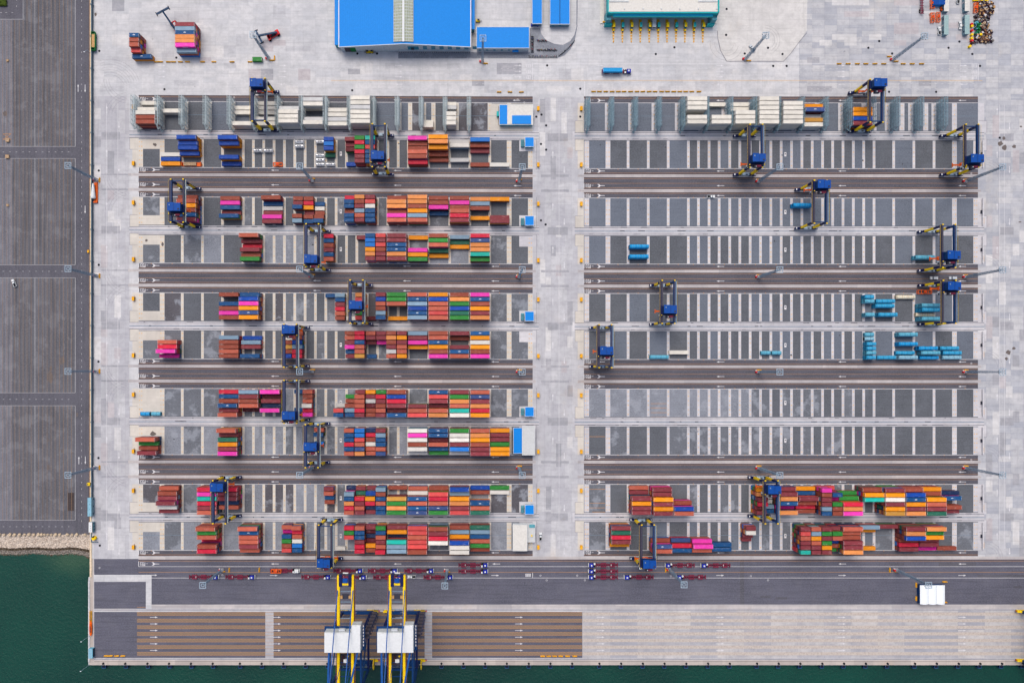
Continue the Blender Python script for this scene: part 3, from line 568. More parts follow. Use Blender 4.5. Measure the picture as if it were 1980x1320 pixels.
DATA = """
L1 333 40 . . . w1 B1 o1|L1 372 40 B4 B3 B3 B2 . X1|L1 450 40 B4 B3 . . B3 B1|L1 640 20 B3 k3 B3 G1 . .|L1 680 20 m3 m2 M2 . . B1|L1 700 20 g4 c4 g4 c4 m4 m4|L1 720 20 t4 b4 C4 b4 b4 b4
L1 809.5 40 p4 r3 r3 R4 r4 c3|L1 849 40 o5 O5 o4 r2 r1 .|L1 889 40 l1 w2 . . l1 .|L1 928 40 k3 r2 m1 . . r1|L1 965.7 40 . . . . . w1
L2 372 40 r3 R4 o4 r4 b4 m4|L2 450 40 r2 p2 b2 m1 b3 .|L2 530 40 r3 b1 l1 m1 p2 m2|L2 580 20 r2 m2 b3 . r3 s3|L2 600 20 r2 c2 o2 m1 r2 b2|L2 620 20 . b1 w1 r1 r2 b3
L2 680 20 c3 b4 b4 r3 b4 b4|L2 700 20 O4 r4 m4 s4 R4 m4|L2 720 20 m4 C4 w4 b4 b4 b4|L2 770 40 r3 O4 O4 r3 p4 R4|L2 809.5 40 O4 O4 r4 o4 s4 R4|L2 849 40 r3 r3 p3 b1 . .|L2 889 40 r3 p3 r3 R4 c4 m4
L2 928 40 O2 s2 r2 . o1 .|L2 965.7 40 o2 . . . m2 m3
L3 490 40 R4 m2 c1 m3 r2 g3|L3 640 20 c3 b3 r3 m3 b3 R3|L3 700 20 m1 . . . . .|L3 720 20 b4 k4 k4 o4 O4 m4|L3 740 20 C4 m4 C4 r4 m4 m4|L3 770 40 m4 m4 b4 b4 O4 m4|L3 809.5 40 o1 . . p3 o3 g3
L3 849 40 r4 g4 R4 G2 o1 .|L3 889 40 s2 G1 o1 . . .|L3 928 40 c4 i4 O4 O4 t4 g3
L4 450 40 r3 . b3 r3 p3 r3|L4 490 40 b3 B4 p4 o4 i4 o4|L4 640 20 b1 . . . . .|L4 660 20 s2 b2 m2 c2 R2 r2|L4 680 20 . . . . . w1|L4 700 20 O3 C3 r3 r3 g3 C3|L4 720 20 . . . . . M1
L4 740 20 m4 B4 R4 r4 s4 b4|L4 770 40 g4 g4 R4 . . o1|L4 809.5 40 R4 b4 s4 B4 b4 s4|L4 849 40 o4 B4 R4 R4 C4 R4|L4 889 40 r4 O4 g4 B4 G4 g4|L4 928 40 p4 b4 r4 o4 m4 O4
L5 333 40 . . R3 c3 p4 P2|L5 450 40 . s3 r3 r3 R3 r3|L5 490 40 . B1 s2 m2 . b3|L5 560 20 . w1 r2 y2 r2 B3|L5 580 20 r2 r3 B3 s3 c3 c3|L5 680 20 r3 R3 m3 p3 b2 m2|L5 700 20 c4 c4 b4 R4 R4 y4
L5 720 20 R3 m3 M2 . . b1|L5 740 20 m3 m3 P2 . . .|L5 760 20 r4 O4 r4 m4 l4 R4|L5 780 20 m4 o4 m4 R4 R4 o4|L5 809.5 40 s3 m3 p3 o2 . .|L5 849 40 r4 R4 b4 o4 r4 p4|L5 889 40 m3 r1 . m3 b4 R4|L5 928 40 b4 o4 w4 o4 r4 p4
L6 450 40 c3 b3 r3 b4 m3 R4|L6 490 40 s4 m4 r4 R4 M1 .|L6 530 40 p4 M2 m3 n2 p4 .|L6 580 20 b1 . . . b1 n1|L6 600 20 R3 r3 R3 w4 c3 p3|L6 660 20 . . . l1 C4 b4|L6 680 20 . g2 r2 r3 s3 b3|L6 700 20 m3 R4 R4 R4 c4 m4
L6 720 20 o3 m3 l3 M3 r3 r3|L6 740 20 g3 c4 m4 r4 R4 m4|L6 770 40 r4 B4 c4 m4 M3 b4|L6 809.5 40 . . . m4 R4 C4|L6 849 40 b4 C4 m4 M3 R4 O4|L6 889 40 m4 g4 O4 R4 t4 w4|L6 928 40 R4 i4 m4 O4 c4 o4
L7 294 40 . . R4 g2 r2 m3|L7 450 40 R5 m3 G4 o4 m4 p4|L7 620 20 R2 b3 . k2 . .|L7 680 20 R4 b4 b4 c4 b4 R4|L7 700 20 k4 k4 C4 R4 i4 O4|L7 720 20 n3 c3 r3 w3 R3 R3|L7 740 20 m4 s4 b4 b4 R4 i4
L7 809.5 40 w4 p4 w4 r4 w4 l2|L7 849 40 b4 b4 M3 R4 b3 g2|L7 889 40 g4 w4 w4 m4 k4 l2|L7 928 40 R4 O4 o4 r4 m4 m4|L7 965.7 40 o3 m3 m3 g3 o4 o4
L8 333 40 R2 r3 m3 m4 l3 m2|L8 411 40 c4 p4 t4 c4 m4 R4|L8 450 40 c4 m4 m4 n3 R3 .|L8 640 20 m3 R3 b2 r2 . .|L8 680 20 n1 s4 b4 O4 c4 R4|L8 700 20 m2 G2 c4 m4 R4 m4|L8 720 20 m1 B3 o4 c4 n3 m3|L8 740 20 s4 r4 b4 R4 b4 b4
L8 770 40 r1 . y4 g4 O4 g4|L8 809.5 40 R2 w2 b4 R4 b4 i4|L8 849 40 r2 C4 c4 R4 i4 g4|L8 889 40 B4 s3 o4 O4 m4 C4|L8 928 40 B1 r1 . b4 R4 G4|L8 965.7 40 g1 w1 . . . .
L9 411 40 R5 g4 R4 c1 r4 c4|L9 490 40 R5 b4 R4 R4 m4 R3|L9 560 20 R3 P2 b3 g3 r3 C3|L9 580 20 R4 c3 R3 w3 k3 b3|L9 660 20 . . . . . w1|L9 680 20 c4 g4 C4 . . .|L9 700 20 R4 b4 b4 m4 c4 c4|L9 720 20 m3 M2 n2 M2 o3 r3
L9 740 20 g4 b4 R4 m4 R4 c5|L9 770 40 m3 o3 n1 t4 s4 s4|L9 809.5 40 C4 C4 R4 C4 C4 r5|L9 849 40 r5 m5 c5 w5 . .|L9 889 40 r3 s3 o3 B5 w5 w5|L9 928 40 G3 s3 b3 R3 g3 r2
R8 1233.5 40 R1 m1 m4 o4 m4 m4|R8 1273 40 m4 m4 o5 m5 o5 m5|R8 1312 40 . . . r3 B5 R5|R8 1460.5 20 o4 O4 m5 c5 m3 m4|R8 1481 20 . . l1 l1 s2 b2|R8 1510.5 40 m3 m4 O4 b4 P2 O4|R8 1550.5 40 o2 b2 m4 r3 c2 r2
R8 1580.5 20 p5 r5 m5 m5 s5 b5|R8 1600.5 20 C1 b5 P3 g5 r5 r5|R8 1630 40 . g2 g3 c5 O5 p5|R8 1670 40 r4 o5 t5 . . .|R8 1709 40 m5 o5 w5 m5 o5 y5|R8 1748 40 r4 B5 b5 o5 m5 O5|R8 1787 40 o3 r3 o5 R5 m5 G5|R8 1826 40 . n2 b3 . r3 m2
R9 1195 40 m4 G4 c4 m4 o2 .|R9 1273 40 . . . r2 i4 R4|R9 1312 40 . . . i2 c3 b3|R9 1350.5 40 . . . p3 p4 R3|R9 1390.5 40 . . . . b2 b2|R9 1440.5 20 m4 w4 m2 m1 . .|R9 1540.5 20 m5 C5 R5 m5 m5 t5|R9 1560.5 20 R5 s5 o5 R5 m5 m5
R9 1580.5 20 m5 g5 m5 g5 o5 m5|R9 1600.5 20 m4 g5 R5 B3 r3 g2|R9 1630 40 R5 R4 r4 m5 m5 O5|R9 1670 40 s3 o1 . . . o1|R9 1709 40 m2 . . . . .|R9 1748 40 m5 O5 B5 r2 c2 m2|R9 1787 40 O5 g4 o4 m2 m2 P1|R9 1826 40 . . . . . r1
"""
REEF = """
L0 295 40 w1 . w3 w4 r4 r4|L0 340 40 . . w2 . . .|L0 475 40 . w1 w1 . . w3|L0 520.5 40 w1 w1 w1 . w3 w3|L0 567 40 . . l4 w5 w5 w5|L0 612 40 l4 w4 . . l3 w4|L0 657.5 40 . . w3 w3 l3 w3|L0 702.6 40 w5 w5 l5 w5 w5 w5|L0 829 20 . . . . w1 w2|L0 873.5 20 w1 l2 . w4 w4 w4
R0 1336.5 40 w5 w5 w5 . w5 w5|R0 1382 40 w1 . . . w5 w5|R0 1427 40 w1 w1 . w5 w5 w5|R0 1472 40 w5 w5 w5 w5 w5 w5|R0 1517 40 . w5 w5 w5 w5 w5|R0 1562 40 . o3 i4 l2 y3 w3|R0 1652 40 . . o4 o4 B4 m4
"""
def parse(txt):
    out = []
    for ln_ in txt.strip().replace('\n', '|').split('|'):
        p = ln_.split(); out.append((p[0][0], int(p[0][1]), float(p[1]), int(p[2]), p[3:]))
    return out
def slot_y(r, i): return ROWTOP[r]+1.05+8.75*(i+.5)
tops, low = [], []
for dat, reef in ((parse(DATA), 0), (parse(REEF), 1)):
    seen = {}
    for yd, r, cx, L, cells in dat:
        bi = seen.setdefault((yd, r), 0); seen[(yd, r)] += 1; si = 0
        for i, c in enumerate(cells):
            if c == '.' or c[0] == 'X': continue
            k, tr = c[0], int(c[1]); x, y, _ = G(cx, slot_y(r, i))
            tops.append(dict(yd=yd, r=r, bi=bi, si=si, k=k, t=tr, L=L, x=x, y=y, reef=reef and k in 'wl', n=seen)); si += 1
            for q in range(tr-1):
                if reef and k in 'wl': kk = random.choice('wwl')
                elif k in 'BkG' and yd == 'L' and r == 1: kk = 'o'
                else: kk = random.choice('rrRRmmmMcoObbnspgGrmRCk')
                low.append((kk, L, x+random.uniform(-.06, .06), y+random.uniform(-.05, .05), q*CH, bool(reef and k in 'wl')))
# stacks by the reach stackers
def pstack(cx, y, L, k, tr, label):
    x, yy, _ = ((cx-NX)/S, -(y-NY)/S, 0)
    tops.append(dict(k=k, t=tr, L=L, x=x, y=yy, reef=0, label=label))
    for q in range(tr-1): low.append((random.choice('rRmMcoObpk'), L, x+random.uniform(-.1, .1), yy, q*CH, False))
for y, k, tr, w_ in ((82, 'b', 4, 'top'), (91, 'r', 4, 'second'), (99.8, 'R', 4, 'third'), (107.5, 'C', 3, 'lowest')):
    pstack(273.5, y, 20, k, tr, '%s short container, %s in the small stack left of the red stacker' % (PAL[k][1], w_))
for i, (y, k, tr) in enumerate(((61.8, 'm', 4), (69.6, 's', 4), (77.4, 'b', 4), (84.8, 'O', 4), (92.6, 'O', 4), (100.6, 'p', 4), (108, 's', 3))):
    pstack(369.5, y, 40, k, tr, '%s long container, %s down in the tall stack beside the stacker at work' % (PAL[k][1], nth(i)))
pstack(281, 115.5, 40, 'b', 2, 'blue long container on an orange one beside the row of yellow barriers')
low[-1] = ('o',)+low[-1][1:]
pstack(499, 117.5, 20, 'g', 1, 'short green container standing at the foot of a lighting mast')
ROWN = ['top', 'second', 'third', 'fourth', 'fifth', 'sixth', 'seventh', 'eighth', 'ninth', 'tenth']
def clabel(c):
    if 'label' in c: return c['label']
    yn = 'left' if c['yd'] == 'L' else 'right'; sz = 'long' if c['L'] == 40 else 'short'
    return '%s %s container, %s down in %s stack of %s row, %s yard' % (PAL[c['k']][1], sz, nth(c['si']), nth(c['bi']), ROWN[c['r']], yn)
dry = [c for c in tops if not c['reef']]; dry.sort(key=lambda c: ('label' not in c, -c['L'], -c['t'], -abs(c['x'])))
single, rest = dry[:300], dry[300:]
for c in single+[c for c in tops if c['reef']]:
    rf = c['reef']
    me = cmesh(c['k'], c['L'], ('reefer' if c['k'] == 'w' else 'reefer_grey') if rf else None)
    o = bpy.data.objects.new('reefer_container' if rf else 'shipping_container', me); scene.collection.objects.link(o)
    o.location = (c['x']+random.uniform(-.05, .05), c['y']+random.uniform(-.03, .03), (c['t']-1)*CH+.04); o.rotation_euler.z = R(random.uniform(-.25, .25))
    if rf: tag(o, clabel(c).replace('container', 'refrigerated container').replace('stack of top row', 'racked bay'), 'reefer', 'refrigerated containers in the racks')
    else: tag(o, clabel(c), 'shipping container', 'containers on top of the stacks')
mb = MB()
for c in rest: container_boxes(mb, LEN[c['L']], c['k'], c['x'], c['y'], (c['t']-1)*CH+.04, False)
for k, L, x, y, z, rf in low:
    container_boxes(mb, LEN[L], k, x, y, z+.04, False, body=('reefer' if k != 'l' else 'reefer_grey') if rf else None)
tag(mb.build('stacked_containers'), 'the many other coloured containers stacked beneath and between the top ones', 'containers', kind='stuff')
# flat rack with crates
fr0 = empty('flat_rack', G(372, slot_y(1, 5), 0)); tag(fr0, 'orange flat rack carrying a row of tan crates', 'flat rack')
b = MB(); b.box(-6.1, 6.1, -1.22, 1.22, .05, .6, 'spreader_orange')
for sx in (-1, 1): b.box(sx*6.0-.12, sx*6.0+.12, -1.2, 1.2, .6, 2.5, 'spreader_orange'); b.bar((sx*5.9, -1.1, .6), (sx*4.6, -1.1, .6), .1, .1, 'spreader_orange')
b.build('deck', fr0)
for i in range(7):
    q = MB(); q.cbox(-4.4+i*1.15, 0, 1.3, 1.0, 2.0, 1.4, 'scrap_tan')
    for yy in (-.7, 0, .7): q.cbox(-4.4+i*1.15, yy, 2.04, 1.02, .12, .06, 'wood')
    q.build('crate', fr0)

# covered bulk containers (right yard)
def tarp_mesh(L, matn):
    b = MB(); h = L/2; pr = [(-1.2, .1), (1.2, .1), (1.2, 2.0), (.85, 2.5), (.3, 2.75), (-.3, 2.75), (-.85, 2.5), (-1.2, 2.0)]
    b.profile(pr, -h+.35, h-.35, matn)
    small = [(y*.86, .1+(z-.1)*.9) for y, z in pr]; n = len(pr)
    for s_ in (-1, 1):
        vs = [(s_*(h-.35), y, z) for y, z in pr]+[(s_*h, y, z) for y, z in small]
        b.add(vs, [(i, (i+1) % n, n+(i+1) % n, n+i) for i in range(n)]+[tuple(range(n, 2*n))], matn)
    m_ = int(L/1.2)
    for i in range(m_+1):
        x = -h+.5+i*(L-1)/m_; b.profile([(y*1.02, z*1.015) for y, z in pr], x-.05, x+.05, 'tarp_pale' if i % 3 else 'dark_steel')
    b.box(-h, -h+.12, -1.2, 1.2, .05, 2.3, matn); b.box(h-.12, h, -1.2, 1.2, .05, 2.3, matn)
    return b
TARP = {}
def tarp(x0, x1, y, tiers, matn, label):
    L = 12.0 if x1-x0 > 30 else 6.0; xc, yc = T((x0+x1)/2, y, tiers*2.7)
    key = (L, matn)
    if key not in TARP: o = tarp_mesh(L, matn).build('tmp'); TARP[key] = o.data; bpy.data.objects.remove(o)
    for q in range(tiers):
        o = bpy.data.objects.new('covered_container', TARP[key]); scene.collection.objects.link(o); o.location = (xc+random.uniform(-.1, .1), yc, q*2.72+.03)
        tag(o, label if q == tiers-1 else label.split(',')[0].replace('covered', 'covered lower')+', under '+(label.split(',')[1].strip()), 'covered container', 'tarpaulin covered containers')
TL = [(1216, 1258, 476, 2, 'tarp_deep', 'bright blue covered container, upper one of the lone pair'), (1216, 1256, 495.5, 2, 'tarp_deep', 'bright blue covered container, lower one of the lone pair'),
 (1533, 1573, 396, 2, 'tarp_deep', 'turquoise covered container, beneath the single crane of the third row'), (1769.5, 1810, 497, 2, 'tarp_teal', 'pale blue covered container, beside the fourth row crane'),
 (1671, 1693, 573.6, 2, 'tarp_blue', 'short blue covered container, top left of the fifth row group'), (1671, 1693, 582, 2, 'tarp_teal', 'short blue covered container, second down at left of the fifth row group'),
 (1694, 1732, 582, 2, 'tarp_blue', 'long blue covered container, right of the short ones in the fifth row'), (1692, 1732, 591, 2, 'tarp_blue', 'long blue covered container, third down in the fifth row group'),
 (1732, 1772, 574, 1, 'tarp_cream', 'cream covered container, above the fifth row blue group'), (1671, 1696, 608, 2, 'tarp_teal', 'short blue covered container, bottom left of the fifth row group'),
 (1698, 1737, 608, 2, 'tarp_blue', 'long blue covered container, bottom of the fifth row group'), (1783, 1821, 590, 3, 'tarp_teal', 'long blue covered container, top of the fifth row crane stack'),
 (1783, 1821, 598.5, 3, 'tarp_blue', 'long blue covered container, second in the fifth row crane stack'), (1770, 1811, 608, 1, 'tarp_cream', 'cream covered container, between blue ones under the fifth row crane'),
 (1783, 1821, 616, 3, 'tarp_teal', 'long blue covered container, lowest in the fifth row crane stack'), (1254.6, 1295, 690, 1, 'tarp_teal', 'pale blue covered container, beside the lone white container'),
 (1472, 1491, 682, 1, 'tarp_teal', 'short blue covered container, left one of a touching pair'), (1492, 1512, 682, 1, 'tarp_teal', 'short blue covered container, right one of a touching pair'),
 (1671, 1693, 646.5, 1, 'tarp_teal', 'short blue covered container, top of the sixth row column'), (1671, 1693, 655, 1, 'tarp_pale', 'short pale covered container, second in the sixth row column'),
 (1674, 1697, 664.7, 2, 'tarp_blue', 'short blue covered container, third in the sixth row column'), (1674, 1697, 673.4, 2, 'tarp_blue', 'short blue covered container, fourth in the sixth row column'),
 (1674, 1697, 682, 2, 'tarp_teal', 'short streaked covered container, fifth in the sixth row column'), (1674, 1697, 691, 2, 'tarp_blue', 'short blue covered container, bottom of the sixth row column'),
 (1698, 1732, 691, 1, 'tarp_blue', 'long blue covered container, bottom line first from left'), (1737, 1777, 646.5, 2, 'tarp_teal', 'long blue covered container, alone at top of the sixth row'),
 (1737, 1777, 664.7, 2, 'tarp_deep', 'long bright covered container, alone mid sixth row'), (1731, 1771, 682, 1, 'tarp_blue', 'long blue covered container, fifth line first from left'),
 (1776, 1815.5, 673, 2, 'tarp_deep', 'long bright covered container, fourth line left'), (1817.5, 1856, 673, 1, 'tarp_blue', 'long blue covered container, fourth line right'),
 (1780, 1821, 682, 2, 'tarp_teal', 'long stained covered container, fifth line middle'), (1823, 1861, 682, 1, 'tarp_blue', 'long blue covered container, fifth line right end'),
 (1737, 1777, 691, 2, 'tarp_pale', 'long pale covered container, bottom line second from left'), (1779, 1816, 691, 1, 'tarp_deep', 'long bright covered container, bottom line third from left'),
 (1822, 1861, 691, 1, 'tarp_pale', 'long pale covered container, bottom line right end'),
 (269.6, 289, 800, 1, 'tarp_deep', 'short turquoise covered container, on pale concrete in the left yard'), (290.5, 311, 800, 1, 'tarp_teal', 'short pale covered container, touching the turquoise one in the left yard'),
 (1166, 1206, 137, 1, 'tarp_blue', None)]
for a in TL[:-1]: tarp(*a)
o = bpy.data.objects.new('reefer_container', cmesh('w', 40, 'reefer')); scene.collection.objects.link(o); o.location = T(1313, 681, 2.6)+(.04,)
tag(o, 'lone white container on the near-empty sixth row of the right yard', 'reefer')

# tank containers
def tank_mb():
    b = MB(); n = 16
    for i, (x, r) in enumerate(((-2.9, .6), (-2.6, 1.1), (2.6, 1.1))):
        pass
    prof = [(-2.85, .45), (-2.7, .85), (-2.4, 1.1), (2.4, 1.1), (2.7, .85), (2.85, .45)]
    for (xa, ra), (xb, rb) in zip(prof, prof[1:]):
        vs = [(xa, ra*math.cos(2*math.pi*i/n), 1.35+ra*math.sin(2*math.pi*i/n)) for i in range(n)]+[(xb, rb*math.cos(2*math.pi*i/n), 1.35+rb*math.sin(2*math.pi*i/n)) for i in range(n)]
        b.add(vs, [(i, (i+1) % n, n+(i+1) % n, n+i) for i in range(n)], 'tank')
    for x, r in ((-2.85, .45), (2.85, .45)): b.add([(x, r*math.cos(2*math.pi*i/n), 1.35+r*math.sin(2*math.pi*i/n)) for i in range(n)], [tuple(range(n))], 'tank')
    b.box(-1.2, 1.2, -.25, .25, 2.42, 2.5, 'dark_steel'); b.cyl((0, 0, 2.4), .3, .2, 'white_paint', 10)
    return b
def tank_frame():
    b = MB()
    for sx in (-1, 1):
        x = sx*2.95
        for sy in (-1, 1): b.cbox(x, sy*1.14, 1.3, .14, .14, 2.6, 'white_paint')
        b.cbox(x, 0, 2.52, .14, 2.3, .14, 'white_paint'); b.cbox(x, 0, .1, .14, 2.3, .14, 'white_paint')
        b.bar((x, -1.1, .1), (x, 1.1, 2.5), .08, .08, 'white_paint')
    for sy in (-1, 1): b.cbox(0, sy*1.16, .1, 5.9, .1, .14, 'white_paint'); b.cbox(0, sy*1.16, 2.52, 5.9, .08, .1, 'white_paint')
    return b
tk = empty('tank_container', (0, 0, 0)); tank_mb().build('tank', tk); tank_frame().build('frame', tk); index_kids(tk)
first = True
for cx, sl, lab in ((500, 2, 'left one of the touching pair of tanks'), (520, 2, 'right one of the touching pair of tanks'), (580, 0, 'upper one of the two tanks side by side near the mast'), (580, 1, 'lower one of the two tanks side by side near the mast'),
                    (620, 0, 'alone above the tank column beside the blue stack'), (620, 3, 'top of the tank column beside the blue stack'), (620, 4, 'middle of the tank column beside the blue stack'), (620, 5, 'bottom of the tank column beside the blue stack'), (640, 5, 'at the foot of the blue short stack')):
    o = tk if first else copy_tree(tk); first = False; o.location = G(cx, slot_y(1, sl)); tag(o, 'silver tank container, '+lab, 'tank container', 'tank containers')

# ------------------------------------------------------------------ reefer racks
def rack_proto(steel):
    t_ = empty('reefer_rack', (0, 0, 0)); hy = 8.9; W = 1.3; b = MB(); Hh = 10.4
    ys_ = [-hy+i*(2*hy/6) for i in range(7)]
    for y in ys_:
        for x in (-W, W): b.cbox(x, y, Hh/2, .16, .16, Hh, steel)
    for lv in range(1, 5):
        z = lv*2.6
        for x in (-W, W):
            b.cbox(x, 0, z-.1, .1, 2*hy, .16, steel)
            if lv < 4: b.cbox(x, 0, z+1.0, .06, 2*hy, .06, steel)
        for y in ys_: b.cbox(0, y, z-.12, 2*W, .12, .16, steel)
    for i in range(0, 6, 2):
        for x in (-W, W): b.bar((x, ys_[i], .2+(i % 2)*2.4), (x, ys_[i+1], 2.6-(i % 2)*2.4), .1, .1, steel); b.bar((x, ys_[i], 5.3+(i % 2)*2.4), (x, ys_[i+1], 7.7-(i % 2)*2.4), .1, .1, steel)
    b.build('frame', t_)
    for lv in range(1, 5):
        w_ = MB()
        for q, wd in ((-.9, .1), (-.3, .12), (.55, .4)): w_.cbox(q, 0, lv*2.6+.02, wd, 2*hy-.3, .05, steel)
        for i in range(9): w_.cbox(0, -hy+.8+i*(2*hy-1.6)/8, lv*2.6-.03, 2*W-.2, .12, .04, steel)
        w_.build('walkway', t_)
    s_ = MB()
    for k in range(4):
        for i in range(8):
            f = i/7; y = -hy-.3-(f if k % 2 == 0 else 1-f)*2.4; s_.cbox(0, y, k*2.6+f*2.5+.1, .8, .28, .05, steel)
        for x in (-.42, .42): s_.bar((x, -hy-.3-(0 if k % 2 == 0 else 2.4), k*2.6), (x, -hy-.3-(2.4 if k % 2 == 0 else 0), k*2.6+2.6), .06, .2, steel)
    s_.build('stair', t_); index_kids(t_); return t_
for yd, steel, pos in (('L', 'rack_pale', [271+45.43*i for i in range(15)]), ('R', 'rack_steel', [1133+45.1*i for i in range(16)])):
    pr = rack_proto(steel)
    for i, x in enumerate(pos):
        o = pr if i == 0 else copy_tree(pr); o.location = G(x, 222.5)
        tag(o, '%s steel rack, %s from left in the %s yard top row' % ('pale grey' if yd == 'L' else 'blue-grey', nth(i), 'left' if yd == 'L' else 'right'), 'rack', 'steel racks for refrigerated containers')

# ------------------------------------------------------------------ yard gantry cranes
HS = 12.25
def rtg(x, row, house_px, name_lab, flip=False, yard='L'):
    yc = {0: 216.8}.get(row, ROWTOP[row]+(31 if row % 2 else 22.5)); gx, gy, _ = G(x, yc)
    k = (H-27)/H; ty = -(house_px-NY)*k/S-gy
    t_ = empty('gantry_crane', (gx, gy, 0)); tag(t_, name_lab, 'gantry crane', 'blue yard gantry cranes')
    LX = 3.8; GT = 22.0
    for sy in (-1, 1):
        b = MB(); y = sy*HS
        b.box(-6.6, 6.9, y-.45, y+.45, 1.3, 2.5, 'crane_navy'); b.box(-6.9, -4.6, y-.75, y+.75, 1.5, 2.9, 'crane_navy'); b.box(4.9, 7.2, y-.75, y+.75, 1.5, 2.9, 'crane_navy')
        b.box(-6.6, -6.0, y-.5, y+.5, 2.9, 3.3, 'white_paint'); b.box(6.3, 6.7, y-.4, y+.4, 2.9, 3.2, 'white_paint')
        sl = b.build('sill_beam', t_)
        gbx = MB(); s2 = sy
        gbx.box(-2.3, 2.4, y-.95, y+.85, 2.6, 4.6, 'grey_box'); gbx.box(-2.1, -.4, y-.7, y+.6, 4.6, 4.75, 'mast_head'); gbx.box(.2, 1.1, y-.7, y-.1, 4.6, 4.9, 'dark_steel')
        gbx.build('generator' if sy > 0 else 'control_box', t_)
        for xx in (-6.0, -3.9, 3.9, 6.0):
            wv = MB(); wv.cyl((xx, y-.35, .8), .8, .7, 'tyre', 16, 'y'); wv.cyl((xx, y-.38, .8), .35, .76, 'grey_box', 10, 'y'); wv.build('wheel', t_)
        for sx in (-1, 1):
            lg = MB(); xx = sx*LX; a = .70; c_ = .55
            for z0, z1, m_, g_ in ((2.5, 5.0, 'crane_navy', .12), (5.0, 14.0, 'crane_yellow', .06), (14.0, 20.4, 'crane_navy', 0)):
                a0 = a*(1.25 if z0 < 3 else 1); vs = []
                lg.box(xx-a-g_, xx+a+g_, y-c_-g_, y+c_+g_, z0, z1, m_)
            if sx > 0 and sy > 0:
                for i in range(14): lg.cbox(xx+1.0, y, 3+i*1.25, .6, .5, .06, 'dark_steel')
            lg.build('leg', t_)
    for sx in (-1, 1):
        b = MB(); xx = sx*LX; mt = 'girder_grey' if sx*(1 if yard == 'R' else -1) < 0 else 'crane_blue'
        b.box(xx-.56, xx+.56, -HS-.9, HS+.9, 20.4, 22.0, mt); b.box(xx-.18, xx+.18, -HS-.4, HS+.4, 22.0, 22.18, 'brown_steel')
        xo = xx+sx*1.05; b.box(xo-.4, xo+.4, -HS-.6, HS+.6, 21.3, 21.36, 'brown_steel' if sx < 0 else 'mast_steel')
        for i in range(12): b.cbox(xo+sx*.4, -HS+i*2*HS/11, 21.9, .05, .05, 1.1, 'crane_yellow')
        b.cbox(xo+sx*.4, 0, 22.4, .05, 2*HS+1, .05, 'crane_yellow')
        for sy in (-1, 1): b.cbox(xx, sy*(HS+.75), 22.3, .9, .6, .5, 'crane_yellow')
        b.build('girder', t_)
    for sy in (-1, 1): b = MB(); b.cbox(0, sy*(HS-.2), 21.2, 2*LX-1.5, .45, .8, 'crane_blue'); b.build('tie_beam', t_)
    # trolley
    tr = empty('trolley', (0, 0, 0)); tr.parent = t_
    b = MB(); b.box(-4.6, 4.6, ty-2.9, ty+2.6, 22.3, 22.9, 'crane_navy'); b.box(-4.7, 4.7, ty-3.4, ty-2.9, 22.2, 23.2, 'dark_steel')
    for sx in (-1, 1): b.cbox(sx*4.4, ty-3.2, 23.5, .4, .5, .8, 'crane_yellow')
    b.box(-1.8, 1.2, ty-5.0, ty-3.2, 21.8, 23.6, 'dark_steel'); b.box(-.4, 2.4, ty-4.6, ty-3.4, 23.6, 24.1, 'trailer'); b.cyl((-.8, ty-4.2, 23.7), .4, 1.6, 'white_paint', 10, 'x')
    b.build('trolley_frame', tr)
    hs = MB(); hs.box(-3.75, 3.75, ty-2.2, ty+2.3, 22.9, 26.9, 'crane_blue'); hs.box(-3.9, 3.9, ty-2.35, ty+2.45, 26.9, 27.1, 'house_blue')
    hs.box(-.05, .05, ty-2.35, ty+2.45, 27.1, 27.2, 'crane_navy'); hs.box(-3.9, -.1, ty+2.2, ty+2.75, 26.6, 27.05, 'house_blue')
    hs.box(2.2, 3.2, ty-1.6, ty-.8, 27.1, 27.4, 'dark_steel'); hs.box(-3.0, -2.4, ty+.8, ty+1.6, 27.1, 27.3, 'mast_steel')
    hs.build('machinery_house', tr)
    cb = MB(); cb.box(-4.9, -3.0, ty-4.4, ty-2.4, 18.4, 21.0, 'white_paint'); cb.box(-5.0, -2.9, ty-4.5, ty-3.4, 18.8, 20.4, 'glass'); cb.build('operator_cab', tr)
    # spreader
    sp = MB(); sz = 12.5 if row in (0, 8, 9, 3) or yard == 'R' else 16.5
    sp.box(-5.9, 5.9, ty-.45, ty+.45, sz, sz+.5, 'spreader_orange'); sp.box(-1.8, 1.8, ty-1.1, ty+1.1, sz+.5, sz+1.4, 'spreader_orange'); sp.box(-.9, .9, ty-.7, ty+.7, sz+1.4, sz+1.8, 'grey_box')
    for sx in (-1, 1): sp.box(sx*5.9-.2, sx*5.9+.2, ty-1.2, ty+1.2, sz-.1, sz+.5, 'spreader_orange')
    for sx in (-1, 1):
        for sy in (-1, 1): sp.bar((sx*1.4, ty+sy*.8, sz+1.4), (sx*2.2, ty+sy*1.4, 22.4), .05, .05, 'black')
    sp.build('spreader', tr)
    fs = MB(); xo = (-1 if yard == 'L' else 1)*(LX+2.0); fs.cbox(xo, ty-5 if ty > 0 else ty+6, 21.5, .12, 10, .35, 'dark_steel'); fs.cbox(xo*.93, 0, 21.9, .06, 2*HS, .06, 'brown_steel')
    fs.build('cable_track', t_)
LAB = {'L': 'left', 'R': 'right'}
